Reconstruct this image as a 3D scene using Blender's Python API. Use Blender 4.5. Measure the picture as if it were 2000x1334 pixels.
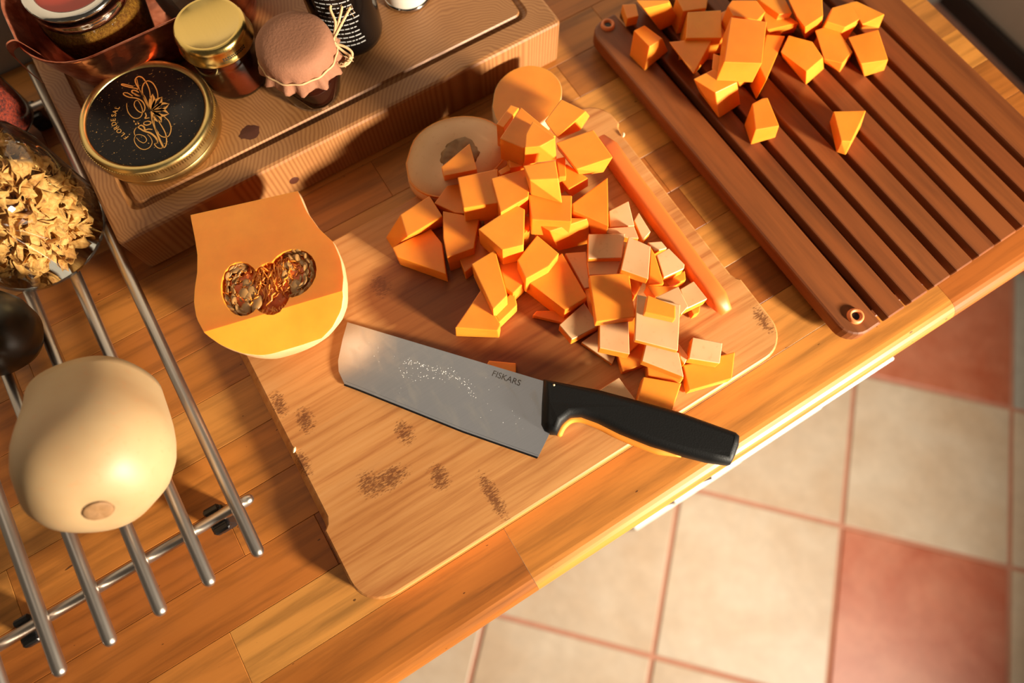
import bpy, bmesh, math, random
from math import sin, cos, pi, sqrt, radians
from mathutils import Vector, Matrix, noise

random.seed(7)
scene = bpy.context.scene
for o in list(bpy.data.objects):
    bpy.data.objects.remove(o)
COL = scene.collection

# ------------------------------------------------------------------ camera
CAM_H = 0.485                       # metres above the worktop
FPX = 1257.67                       # focal length in pixels of a 2000 px wide frame
T1, T2, YAW = 0.307662, 0.008086, -0.551495
CAM_R = Matrix.Rotation(YAW, 3, 'Z') @ Matrix.Rotation(T1, 3, 'X') @ Matrix.Rotation(T2, 3, 'Y')
cam_data = bpy.data.cameras.new('camera')
cam = bpy.data.objects.new('camera', cam_data)
COL.objects.link(cam)
cam.matrix_world = Matrix.Translation((0, 0, CAM_H)) @ CAM_R.to_4x4()
cam_data.sensor_fit = 'HORIZONTAL'
cam_data.sensor_width = 36.0
cam_data.lens = FPX / 2000 * 36.0
cam_data.clip_start = 0.01
cam_data.dof.use_dof = True
cam_data.dof.focus_distance = 0.47
cam_data.dof.aperture_fstop = 3.2
scene.camera = cam

def W(px, py, z=0.0):
    """world point at height z seen at pixel (px, py) of the photograph"""
    d = CAM_R @ Vector(((px - 1000) / FPX, -(py - 667) / FPX, -1.0))
    k = (z - CAM_H) / d.z
    return Vector((d.x * k, d.y * k, z))

# ------------------------------------------------------------------ light
world = bpy.data.worlds.new('room_light')
scene.world = world
world.use_nodes = True
bg = world.node_tree.nodes['Background']
bg.inputs['Color'].default_value = (1.0, 0.82, 0.62, 1)
bg.inputs['Strength'].default_value = 0.06

def area(name, loc, target, power, color, sx, sy, spread=180):
    l = bpy.data.lights.new(name, 'AREA'); l.shape = 'RECTANGLE'
    l.size = sx; l.size_y = sy; l.energy = power; l.color = color; l.spread = radians(spread)
    o = bpy.data.objects.new(name, l); COL.objects.link(o)
    o.location = loc
    o.rotation_euler = (Vector(target) - Vector(loc)).to_track_quat('-Z', 'Y').to_euler()
    return o
# low warm daylight through a small window at the front right of the kitchen
area('window_light', (0.76, -1.23, 0.43), (0.07, 0.20, 0.02), 35, (1.0, 0.89, 0.71), 0.20, 0.20, 112)
# unseen overhead light, added as soft fill and for the blade to reflect
area('overhead_fill', (-0.10, 0.45, 1.90), (0.0, 0.2, 0.0), 1.7, (1.0, 0.84, 0.66), 1.0, 1.0)

scene.view_settings.view_transform = 'Standard'
scene.view_settings.look = 'None'
scene.view_settings.gamma = 1.0
scene.view_settings.use_curve_mapping = False
scene.view_settings.exposure = 0.14

# ------------------------------------------------------------------ materials
def srgb(r, g, b):
    f = lambda c: (c / 255 / 12.92) if c / 255 <= 0.04045 else ((c / 255 + 0.055) / 1.055) ** 2.4
    return (f(r), f(g), f(b), 1.0)

class NT:
    """small helper round a node tree"""
    def __init__(s, name):
        s.m = bpy.data.materials.new(name); s.m.use_nodes = True
        s.t = s.m.node_tree; s.b = s.t.nodes['Principled BSDF']
        s.out = s.t.nodes['Material Output']
    def n(s, kind, **kw):
        nd = s.t.nodes.new(kind)
        for k, v in kw.items():
            if k in nd.inputs and not hasattr(nd, k):
                nd.inputs[k].default_value = v
            else:
                setattr(nd, k, v)
        return nd
    def l(s, a, b): s.t.links.new(a, b)
    def coords(s, scale=(1, 1, 1), loc=(0, 0, 0), kind='Object', rand=0.0):
        tc = s.n('ShaderNodeTexCoord'); mp = s.n('ShaderNodeMapping')
        mp.inputs['Scale'].default_value = scale; mp.inputs['Location'].default_value = loc
        src = tc.outputs[kind]
        if rand:
            oi = s.n('ShaderNodeObjectInfo'); mu = s.n('ShaderNodeMath', operation='MULTIPLY'); mu.inputs[1].default_value = rand
            s.l(oi.outputs['Random'], mu.inputs[0])
            ad = s.n('ShaderNodeVectorMath', operation='ADD'); s.l(src, ad.inputs[0]); s.l(mu.outputs[0], ad.inputs[1]); src = ad.outputs[0]
        s.l(src, mp.inputs['Vector']); return mp.outputs[0]
    def noise(s, vec, scale=5, detail=4, rough=0.5, dist=0.0):
        nd = s.n('ShaderNodeTexNoise'); nd.inputs['Scale'].default_value = scale; nd.inputs['Detail'].default_value = detail
        nd.inputs['Roughness'].default_value = rough; nd.inputs['Distortion'].default_value = dist
        s.l(vec, nd.inputs['Vector']); return nd.outputs['Fac']
    def ramp(s, fac, stops, interp='LINEAR'):
        nd = s.n('ShaderNodeValToRGB'); cr = nd.color_ramp; cr.interpolation = interp
        while len(cr.elements) > 1: cr.elements.remove(cr.elements[-1])
        cr.elements[0].position, cr.elements[0].color = stops[0]
        for p, c in stops[1:]:
            e = cr.elements.new(p); e.color = c
        s.l(fac, nd.inputs['Fac']); return nd.outputs['Color']
    def mix(s, fac, a, b, mode='MIX'):
        nd = s.n('ShaderNodeMix', data_type='RGBA', blend_type=mode)
        for i, v in ((0, fac), (6, a), (7, b)):
            if isinstance(v, (int, float)): nd.inputs[i].default_value = v
            elif isinstance(v, tuple): nd.inputs[i].default_value = v
            else: s.l(v, nd.inputs[i])
        return nd.outputs[2]
    def math(s, op, a, b=0.0, c=0.0):
        nd = s.n('ShaderNodeMath', operation=op)
        for i, v in ((0, a), (1, b), (2, c)):
            if isinstance(v, (int, float)): nd.inputs[i].default_value = v
            else: s.l(v, nd.inputs[i])
        return nd.outputs[0]
    def bump(s, fac, strength=0.2, dist=0.002):
        nd = s.n('ShaderNodeBump'); nd.inputs['Strength'].default_value = strength; nd.inputs['Distance'].default_value = dist
        s.l(fac, nd.inputs['Height']); s.l(nd.outputs[0], s.b.inputs['Normal'])
    def set(s, **kw):
        for k, v in kw.items():
            k = k.replace('_', ' ')
            if isinstance(v, (int, float, tuple)): s.b.inputs[k].default_value = v
            else: s.l(v, s.b.inputs[k])
        return s.m

G = lambda v: (v, v, v, 1)

def plain(name, col, rough=0.5, metal=0.0, var=0.08, nscale=60, bump=0.0):
    t = NT(name); v = t.coords()
    f = t.noise(v, nscale, 3)
    c = t.mix(f, tuple(x * (1 - var) for x in col[:3]) + (1,), tuple(min(1, x * (1 + var)) for x in col[:3]) + (1,))
    if bump: t.bump(f, bump, 0.001)
    return t.set(Base_Color=c, Roughness=rough, Metallic=metal)

def wood(name, cols, gscale=(2.2, 34, 34), rough=0.42, contrast=0.45, rand=9.0, speck=True):
    """long grained wood; every board picks its own tone"""
    t = NT(name)
    oi = t.n('ShaderNodeObjectInfo')
    base = t.ramp(oi.outputs['Random'], [(i / max(1, len(cols) - 1), c) for i, c in enumerate(cols)])
    v = t.coords(gscale, rand=rand)
    fine = t.noise(v, 3.0, 6, 0.62, 0.25)
    v2 = t.coords((gscale[0] * .5, gscale[1] * .22, gscale[2] * .22), rand=rand)
    broad = t.noise(v2, 2.2, 3, 0.5, 0.8)
    dk = t.ramp(fine, [(0.30, G(1 - contrast)), (0.55, G(1.0)), (0.8, G(1.12))])
    bd = t.ramp(broad, [(0.30, (.70, .62, .52, 1)), (0.50, G(1.0)), (0.7, (1.14, 1.12, 1.05, 1))])
    c = t.mix(1.0, base, dk, 'MULTIPLY'); c = t.mix(0.85, c, bd, 'MULTIPLY')
    if speck:
        vs = t.coords((70, 150, 150), rand=rand)
        sp = t.noise(vs, 2.2, 1, 0.3)
        c = t.mix(t.ramp(sp, [(0.795, G(0)), (0.81, G(.8))]), c, srgb(55, 26, 10))
    t.bump(fine, 0.12, 0.0006)
    return t.set(Base_Color=c, Roughness=rough, Specular_IOR_Level=0.4)

M = {}
M['stave'] = wood('oiled_beech_stave', [srgb(160, 88, 33), srgb(188, 118, 50), srgb(172, 99, 39), srgb(202, 138, 66), srgb(150, 79, 29), srgb(195, 128, 56), srgb(180, 108, 43)])
M['slat'] = wood('brown_bamboo_slat', [srgb(116, 58, 23), srgb(130, 70, 30), srgb(122, 64, 26)], gscale=(34, 2.2, 34), contrast=0.35, speck=False, rough=0.5)

def bamboo_board():
    t = NT('bamboo_board')
    v = t.coords((2.4, 60, 30))
    fine = t.noise(v, 3.0, 6, 0.6, 0.15)
    v2 = t.coords((1.2, 10, 10)); broad = t.noise(v2, 2.5, 3, 0.5, 0.4)
    c = t.ramp(fine, [(0.25, srgb(164, 98, 48)), (0.5, srgb(202, 142, 82)), (0.75, srgb(212, 156, 98))])
    bd = t.ramp(broad, [(0.3, (.82, .74, .66, 1)), (0.6, G(1.0))])
    c = t.mix(1.0, c, bd, 'MULTIPLY')
    # glued strips, just told apart
    tc = t.n('ShaderNodeTexCoord'); sx = t.n('ShaderNodeSeparateXYZ'); t.l(tc.outputs['Object'], sx.inputs[0])
    k = t.math('FLOOR', t.math('MULTIPLY', sx.outputs['Y'], 24.0))
    wn = t.n('ShaderNodeTexWhiteNoise', noise_dimensions='1D'); t.l(k, wn.inputs['W'])
    c = t.mix(1.0, c, t.ramp(wn.outputs['Value'], [(0, (.90, .88, .86, 1)), (1, (1.06, 1.05, 1.03, 1))]), 'MULTIPLY')
    # darker patch above the knife, streaked along the grain
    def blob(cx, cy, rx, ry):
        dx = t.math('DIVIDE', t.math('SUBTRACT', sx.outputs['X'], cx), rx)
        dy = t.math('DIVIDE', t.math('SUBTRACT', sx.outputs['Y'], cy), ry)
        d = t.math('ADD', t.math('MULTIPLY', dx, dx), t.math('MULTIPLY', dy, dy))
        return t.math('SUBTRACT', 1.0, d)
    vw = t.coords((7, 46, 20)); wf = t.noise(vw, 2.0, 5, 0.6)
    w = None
    for a in BOARD_DARK:
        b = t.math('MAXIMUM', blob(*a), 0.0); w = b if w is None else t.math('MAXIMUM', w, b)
    dark_mix = t.ramp(t.math('ADD', t.math('MULTIPLY', w, 0.85), t.math('MULTIPLY', wf, 0.55)), [(0.30, G(0)), (0.75, G(1.0))])
    c = t.mix(dark_mix, c, t.mix(1.0, c, (.42, .28, .20, 1), 'MULTIPLY'))
    # bamboo nodes: rows of dark pores
    vp = t.coords((190, 560, 200)); pores = t.noise(vp, 2.0, 3, 0.6)
    w2 = None
    for a in BOARD_NODES:
        b = t.math('MAXIMUM', blob(*a), 0.0); w2 = b if w2 is None else t.math('MAXIMUM', w2, b)
    nd = t.ramp(t.math('ADD', t.math('MULTIPLY', w2, .26), t.math('MULTIPLY', pores, 0.8)), [(0.52, G(0)), (0.66, G(.8))])
    nd = t.math('MULTIPLY', nd, t.math('GREATER_THAN', w2, 0.001))
    c = t.mix(nd, c, srgb(92, 44, 16))
    t.bump(fine, 0.08, 0.0005)
    return t.set(Base_Color=c, Roughness=0.46, Specular_IOR_Level=0.4)

def endgrain(name, cols):
    """end grain block: growth rings that run straight down through the block"""
    t = NT(name)
    v = t.coords((1.0, 1.0, 0.0))
    vo = t.n('ShaderNodeTexVoronoi', voronoi_dimensions='2D'); vo.inputs['Scale'].default_value = 5.0
    nz = t.noise(v, 14, 3, 0.5)
    vd = t.n('ShaderNodeVectorMath', operation='ADD'); t.l(v, vd.inputs[0]); t.l(t.math('MULTIPLY', nz, 0.035), vd.inputs[1])
    t.l(vd.outputs[0], vo.inputs['Vector'])
    s = t.math('SINE', t.math('MULTIPLY', vo.outputs['Distance'], 420.0))
    rings = t.ramp(t.math('MULTIPLY_ADD', s, 0.5, 0.5), [(0.0, cols[0]), (0.45, cols[1]), (1.0, cols[2])])
    tone = t.ramp(vo.outputs['Color'], [(0.2, (.86, .80, .74, 1)), (0.8, (1.06, 1.04, 1.0, 1))])
    c = t.mix(1.0, rings, tone, 'MULTIPLY')
    big = t.noise(t.coords((1, 1, 1)), 9, 4, 0.6)
    c = t.mix(1.0, c, t.ramp(big, [(0.3, (.74, .66, .56, 1)), (0.62, G(1.05))]), 'MULTIPLY')
    return t.set(Base_Color=c, Roughness=0.5)
M['pine'] = endgrain('pine_end_grain', [srgb(144, 95, 53), srgb(160, 110, 64), srgb(168, 119, 72)])

def flesh():
    t = NT('squash_flesh')
    v = t.coords((1, 1, 1), rand=5.0)
    f = t.noise(v, 70, 4, 0.6)
    b = t.noise(v, 18, 2, 0.5)
    c = t.ramp(b, [(0.3, srgb(241, 134, 34)), (0.7, srgb(248, 152, 47))])
    c = t.mix(1.0, c, t.ramp(f, [(0.3, G(.94)), (0.7, G(1.03))]), 'MULTIPLY')
    oi = t.n('ShaderNodeObjectInfo')
    c = t.mix(1.0, c, t.ramp(oi.outputs['Random'], [(0, (.96, .90, .86, 1)), (1, (1.0, 1.06, 1.05, 1))]), 'MULTIPLY')
    t.bump(f, 0.06, 0.0006)
    return t.set(Base_Color=c, Roughness=0.42, Subsurface_Weight=0.35, Subsurface_Radius=(1.0, 0.36, 0.08), Subsurface_Scale=0.008)
M['flesh'] = flesh()
M['stick'] = plain('orange_stick_flesh', srgb(226, 116, 46), 0.5, var=0.06)

def skin(name, c0, c1):
    t = NT(name)
    v = t.coords((1, 1, 1), rand=4.0)
    b = t.noise(v, 16, 3, 0.5); f = t.noise(v, 240, 2, 0.5)
    c = t.ramp(b, [(0.3, c0), (0.65, c1)])
    c = t.mix(t.ramp(f, [(0.62, G(0)), (0.72, G(.25))]), c, srgb(190, 130, 84))
    return t.set(Base_Color=c, Roughness=0.5, Subsurface_Weight=0.12, Subsurface_Radius=(1.0, 0.5, 0.2), Subsurface_Scale=0.004)
M['skin'] = skin('squash_skin', srgb(208, 152, 102), srgb(226, 180, 132))
M['bulb_skin'] = skin('cream_squash_skin', srgb(170, 136, 96), srgb(184, 156, 116))
M['pulp'] = plain('squash_pulp', srgb(232, 98, 20), 0.45, var=0.4, nscale=160, bump=0.4)
M['fibre'] = plain('squash_fibre', srgb(252, 142, 46), 0.35, var=0.2)
M['seed'] = plain('squash_seed', srgb(172, 124, 70), 0.3, var=0.25, nscale=120)
M['scar'] = plain('blossom_scar', srgb(140, 102, 64), 0.7, var=0.3, nscale=200, bump=0.3)

def steel(name, col, rough, streak=(400, 12, 12), smudge=0.0):
    t = NT(name); v = t.coords(streak); f = t.noise(v, 2.0, 3, 0.6)
    r = t.math('MULTIPLY_ADD', f, 0.12, rough - 0.06)
    c = t.mix(f, tuple(x * .86 for x in col[:3]) + (1,), col)
    if smudge:
        vs = t.coords((60, 24, 1)); s = t.noise(vs, 1.6, 4, 0.65, 0.6)
        sm = t.ramp(s, [(0.52, G(0)), (0.68, G(smudge))])
        r = t.math('ADD', r, t.math('MULTIPLY', sm, 0.4)); c = t.mix(sm, c, srgb(206, 204, 200))
    return t.set(Base_Color=c, Metallic=1.0, Roughness=r)
M['bar'] = steel('brushed_steel_bar', srgb(206, 196, 186), 0.36, (40, 3, 40))
M['blade'] = steel('knife_steel', srgb(186, 188, 194), 0.34, (14, 500, 14), smudge=0.3)
M['edge'] = plain('ground_edge_steel', srgb(70, 66, 66), 0.35, 0.9)
M['chrome'] = steel('chrome_lid', srgb(205, 200, 192), 0.12)
M['gold'] = steel('gold_lacquer_tin', srgb(212, 184, 118), 0.30)
M['gold_lid'] = steel('gold_lid', srgb(212, 182, 108), 0.22)
M['gold_print'] = plain('gold_print', srgb(206, 150, 74), 0.4, 0.35)
M['black'] = plain('black_handle', srgb(14, 13, 13), 0.55, var=0.3, nscale=900, bump=0.12)
M['black'].node_tree.nodes['Principled BSDF'].inputs['Specular IOR Level'].default_value = 0.25
M['orange_plastic'] = plain('orange_grip', srgb(236, 140, 34), 0.7)
M['rubber'] = plain('black_rubber', srgb(26, 26, 28), 0.35)
M['grommet'] = plain('orange_grommet', srgb(226, 130, 72), 0.5)
M['mark'] = plain('etched_mark', srgb(96, 90, 86), 0.5, 0.8)
M['water'] = NT('water_drop').set(Base_Color=(.95, .95, .93, 1), Roughness=0.05, Specular_IOR_Level=0.8)
M['white_lacquer'] = plain('white_lacquer', srgb(235, 232, 226), 0.3, var=0.02)
M['carcass'] = plain('cabinet_board', srgb(200, 196, 188), 0.5, var=0.03)
M['grout'] = plain('tile_grout', srgb(196, 138, 114), 0.9, var=0.15, nscale=40)

def tile(name, a, b, rough=0.42):
    t = NT(name); v = t.coords((1, 1, 1), rand=11.0)
    f = t.noise(v, 6, 5, 0.6, 0.4); g = t.noise(v, 40, 3, 0.6)
    c = t.ramp(f, [(0.32, a), (0.66, b)])
    c = t.mix(1.0, c, t.ramp(g, [(0.3, G(.93)), (0.7, G(1.04))]), 'MULTIPLY')
    return t.set(Base_Color=c, Roughness=rough)
M['cream_tile'] = tile('cream_floor_tile', srgb(202, 174, 146), srgb(214, 194, 172))
M['terra_tile'] = tile('terracotta_floor_tile', srgb(182, 92, 60), srgb(206, 130, 100))
M['grey_tile'] = tile('grey_floor_tile', srgb(176, 170, 160), srgb(196, 190, 180))
M['plaster'] = plain('white_plaster', srgb(180, 172, 160), 0.8, var=0.03)
M['grey_wall'] = plain('grey_wall_paint', srgb(176, 162, 148), 0.8, var=0.04)
M['dark_trim'] = plain('dark_trim', srgb(40, 28, 24), 0.5)

def thin_glass(name, col=(1, 1, 1, 1), base=0.10, rough=0.03):
    t = NT(name)
    tr = t.n('ShaderNodeBsdfTransparent'); tr.inputs['Color'].default_value = col
    gl = t.n('ShaderNodeBsdfGlossy'); gl.inputs['Roughness'].default_value = rough
    fr = t.n('ShaderNodeFresnel'); fr.inputs['IOR'].default_value = 1.5
    mx = t.n('ShaderNodeMixShader'); t.l(t.math('MULTIPLY_ADD', fr.outputs[0], 0.9, base * .3), mx.inputs[0])
    t.l(tr.outputs[0], mx.inputs[1]); t.l(gl.outputs[0], mx.inputs[2]); t.l(mx.outputs[0], t.out.inputs['Surface'])
    return t.m
M['glass'] = thin_glass('clear_glass', (.93, .95, .94, 1))
M['smoke_glass'] = thin_glass('smoked_glass', (.55, .58, .54, 1))
M['honey'] = NT('amber_honey').set(Base_Color=srgb(120, 42, 14), Roughness=0.08, Transmission_Weight=0.55, IOR=1.45)
M['jam'] = NT('dark_jam').set(Base_Color=srgb(42, 14, 8), Roughness=0.08, Coat_Weight=0.6, Coat_Roughness=0.03)
def spice(name, a, b, sc):
    t = NT(name); v = t.coords(); f = t.noise(v, sc, 3, 0.7)
    t.bump(f, 0.8, 0.002)
    return t.set(Base_Color=t.ramp(f, [(0.35, a), (0.65, b)]), Roughness=0.8)
M['paprika'] = spice('paprika_flakes', srgb(58, 12, 6), srgb(150, 48, 18), 420)
M['curry'] = spice('ochre_spice', srgb(140, 80, 16), srgb(206, 138, 44), 420)
M['cloth'] = plain('brown_fabric', srgb(148, 98, 70), 0.85, var=0.1, nscale=500, bump=0.3)
M['twine'] = plain('jute_twine', srgb(204, 164, 118), 0.9, var=0.25, nscale=500)
M['black_glass'] = NT('black_bottle').set(Base_Color=srgb(12, 9, 8), Roughness=0.12)
M['white_print'] = plain('white_print', srgb(150, 148, 144), 0.6)
M['black_print'] = plain('black_print', srgb(40, 32, 16), 0.6)
M['white_can'] = plain('white_can', srgb(214, 204, 188), 0.3, var=0.02)
M['red_lid'] = plain('red_lid', srgb(176, 48, 26), 0.35, var=0.2, nscale=30)
M['packet'] = plain('grey_paper', srgb(126, 116, 104), 0.6, var=0.12, nscale=30)
M['dark_pot'] = NT('dark_glazed_jar').set(Base_Color=srgb(38, 34, 26), Roughness=0.3)
M['knot'] = plain('pine_knot', srgb(78, 36, 18), 0.55, var=0.25, nscale=150)
M['crumb'] = plain('pale_crumb', srgb(236, 214, 170), 0.6)

def copper():
    t = NT('hammered_copper'); v = t.coords()
    f = t.noise(v, 60, 4, 0.6); vo = t.n('ShaderNodeTexVoronoi'); vo.inputs['Scale'].default_value = 110; t.l(v, vo.inputs['Vector'])
    t.bump(vo.outputs['Distance'], 0.25, 0.002)
    return t.set(Base_Color=t.ramp(f, [(0.35, srgb(150, 74, 48)), (0.7, srgb(214, 140, 112))]), Metallic=1.0, Roughness=0.28)
M['copper'] = copper()
def mushroom():
    t = NT('dried_mushroom'); v = t.coords(rand=3.0)
    f = t.noise(v, 190, 4, 0.6, 0.5)
    oi = t.n('ShaderNodeObjectInfo')
    c = t.ramp(f, [(0.28, srgb(124, 76, 30)), (0.5, srgb(196, 146, 74)), (0.75, srgb(222, 180, 112))])
    c = t.mix(1.0, c, t.ramp(oi.outputs['Random'], [(0, (.80, .70, .58, 1)), (0.5, G(1)), (1, (1.05, 1.05, 1.05, 1))]), 'MULTIPLY')
    t.bump(f, 0.4, 0.001)
    return t.set(Base_Color=c, Roughness=0.75)
M['mushroom'] = mushroom()
def label_black():
    t = NT('black_label_gold_flecks'); v = t.coords((1, 1, 0))
    nz = t.noise(t.coords((1, 2.2, 0)), 420, 2, 0.6, 1.2)
    fl = t.math('GREATER_THAN', nz, 0.705)
    c = t.mix(fl, srgb(16, 11, 11), srgb(206, 158, 88))
    return t.set(Base_Color=c, Roughness=0.3, Specular_IOR_Level=0.15)
M['label'] = label_black()

# ------------------------------------------------------------------ mesh helpers
def link(name, me, mat, parent=None, loc=(0, 0, 0), rot=None):
    o = bpy.data.objects.new(name, me); COL.objects.link(o)
    if mat is not None:
        for mm in (mat if isinstance(mat, (list, tuple)) else [mat]): me.materials.append(mm)
    o.location = loc
    if rot is not None: o.rotation_euler = rot
    if parent is not None: o.parent = parent
    return o
def obj(name, bm, mat, parent=None, loc=(0, 0, 0), rot=None, smooth=False):
    me = bpy.data.meshes.new(name); bm.normal_update(); bm.to_mesh(me); bm.free()
    if smooth:
        for p in me.polygons: p.use_smooth = True
    return link(name, me, mat, parent, loc, rot)
def tag(o, label=None, cat=None, group=None, kind=None):
    if label: o['label'] = label
    if cat: o['category'] = cat
    if group: o['group'] = group
    if kind: o['kind'] = kind
    return o
def thing(name, label, cat, loc=(0, 0, 0), rz=0.0, group=None, rot=None):
    o = bpy.data.objects.new(name, None); COL.objects.link(o); o.empty_display_size = 0.02
    o.location = loc; o.rotation_euler = rot if rot is not None else (0, 0, rz)
    return tag(o, label, cat, group)
def bm_box(x0, x1, y0, y1, z0, z1, bev=0.0, seg=1, bm=None):
    own = bm is None
    bm = bm or bmesh.new()
    vs = [bm.verts.new(c) for c in ((x0, y0, z0), (x1, y0, z0), (x1, y1, z0), (x0, y1, z0), (x0, y0, z1), (x1, y0, z1), (x1, y1, z1), (x0, y1, z1))]
    fs = [bm.faces.new([vs[i] for i in f]) for f in ((3, 2, 1, 0), (4, 5, 6, 7), (0, 1, 5, 4), (1, 2, 6, 5), (2, 3, 7, 6), (3, 0, 4, 7))]
    if bev:
        es = list({e for f in fs for e in f.edges})
        bmesh.ops.bevel(bm, geom=es, offset=bev, segments=seg, affect='EDGES', profile=0.5)
    return bm
def bm_lathe(prof, n=48, bm=None, cap=True):
    bm = bm or bmesh.new(); rings = []
    for r, z in prof:
        if r < 1e-6: rings.append([bm.verts.new((0, 0, z))])
        else: rings.append([bm.verts.new((r * cos(2 * pi * i / n), r * sin(2 * pi * i / n), z)) for i in range(n)])
    for a, b in zip(rings, rings[1:]):
        for i in range(n):
            j = (i + 1) % n
            q = [a[i % len(a)], a[j % len(a)], b[j % len(b)], b[i % len(b)]]
            u = []
            for v in q:
                if v not in u: u.append(v)
            if len(u) > 2: bm.faces.new(u)
    if cap:
        if len(rings[0]) > 1: bm.faces.new(list(reversed(rings[0])))
        if len(rings[-1]) > 1: bm.faces.new(rings[-1])
    bmesh.ops.recalc_face_normals(bm, faces=bm.faces)
    return bm
def bm_loops(loops, cap=True):
    """skin equally long closed loops one to the next"""
    bm = bmesh.new(); vs = [[bm.verts.new(p) for p in lp] for lp in loops]
    n = len(vs[0])
    for a, b in zip(vs, vs[1:]):
        for i in range(n):
            j = (i + 1) % n; bm.faces.new((a[i], a[j], b[j], b[i]))
    if cap:
        bm.faces.new(list(reversed(vs[0]))); bm.faces.new(vs[-1])
    bmesh.ops.recalc_face_normals(bm, faces=bm.faces)
    return bm
def rrect(x0, x1, y0, y1, r, z, n=6):
    out = []
    for cx, cy, a0 in ((x1 - r, y1 - r, 0), (x0 + r, y1 - r, 90), (x0 + r, y0 + r, 180), (x1 - r, y0 + r, 270)):
        for i in range(n + 1):
            a = radians(a0 + 90 * i / n); out.append(Vector((cx + r * cos(a), cy + r * sin(a), z)))
    return out
def resample(pts, n):
    """Catmull-Rom through the points"""
    P = [Vector(p) for p in pts]; P = [2 * P[0] - P[1]] + P + [2 * P[-1] - P[-2]]
    out = []; m = len(pts) - 1
    for k in range(n + 1):
        t = k / n * m; i = min(int(t), m - 1); u = t - i
        a, b, c, d = P[i], P[i + 1], P[i + 2], P[i + 3]
        out.append(0.5 * ((2 * b) + (c - a) * u + (2 * a - 5 * b + 4 * c - d) * u * u + (3 * b - a - 3 * c + d) * u ** 3))
    return out
def bm_tube(pts, r, n=8, bm=None, closed=False, taper=None):
    bm = bm or bmesh.new(); pts = [Vector(p) for p in pts]; rings = []
    up = Vector((0, 0, 1)); N = len(pts)
    for k, p in enumerate(pts):
        if closed: d = (pts[(k + 1) % N] - pts[k - 1])
        else: d = pts[min(k + 1, N - 1)] - pts[max(k - 1, 0)]
        d.normalize()
        s = d.cross(up)
        if s.length < 1e-4: s = d.cross(Vector((1, 0, 0)))
        s.normalize(); t = s.cross(d)
        rr = r if taper is None else r * taper[k]
        rings.append([bm.verts.new(p + (s * cos(2 * pi * i / n) + t * sin(2 * pi * i / n)) * rr) for i in range(n)])
    pairs = list(zip(rings, rings[1:])) + ([(rings[-1], rings[0])] if closed else [])
    for a, b in pairs:
        for i in range(n):
            j = (i + 1) % n; bm.faces.new((a[i], a[j], b[j], b[i]))
    if not closed:
        bm.faces.new(list(reversed(rings[0]))); bm.faces.new(rings[-1])
    return bm
def bm_ribbon(pts, w, bm, lift=0.0):
    """flat printed stroke lying in a horizontal plane"""
    pts = [Vector(p) for p in pts]; N = len(pts); L = []
    for k, p in enumerate(pts):
        d = pts[min(k + 1, N - 1)] - pts[max(k - 1, 0)]; d.z = 0; d.normalize()
        s = Vector((-d.y, d.x, 0)); ww = w[k] if isinstance(w, list) else w
        L.append((bm.verts.new(p + s * ww / 2), bm.verts.new(p - s * ww / 2)))
    for a, b in zip(L, L[1:]): bm.faces.new((a[1], b[1], b[0], a[0]))
    return bm
def bm_hull(pts, bev=0.0, seg=2):
    bm = bmesh.new()
    for p in pts: bm.verts.new(p)
    r = bmesh.ops.convex_hull(bm, input=bm.verts)
    junk = list({v for v in r['geom_interior'] + r['geom_unused'] if isinstance(v, bmesh.types.BMVert)})
    if junk: bmesh.ops.delete(bm, geom=junk, context='VERTS')
    bmesh.ops.dissolve_limit(bm, angle_limit=radians(3), verts=bm.verts, edges=bm.edges)
    bmesh.ops.recalc_face_normals(bm, faces=bm.faces)
    if bev: bmesh.ops.bevel(bm, geom=list(bm.edges), offset=bev, segments=seg, affect='EDGES', profile=0.6, clamp_overlap=True)
    return bm
def text_mesh(s, size, extrude=0.00005):
    c = bpy.data.curves.new('print', 'FONT'); c.body = s; c.size = size; c.extrude = extrude
    c.align_x = 'CENTER'; c.align_y = 'CENTER'
    o = bpy.data.objects.new('print', c); COL.objects.link(o)
    dg = bpy.context.evaluated_depsgraph_get(); dg.update()
    me = bpy.data.meshes.new_from_object(o.evaluated_get(dg))
    bpy.data.objects.remove(o); bpy.data.curves.remove(c)
    return me

# ================================================================== SETTING
FLOOR_Z = -0.90
floor = obj('floor', bm_box(-1.6, 1.70, -1.9, 0.62, FLOOR_Z - 0.05, FLOOR_Z - 0.004), M['grout'])
tag(floor, 'tiled kitchen floor of cream and terracotta squares with pinkish grout', kind='structure')
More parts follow.
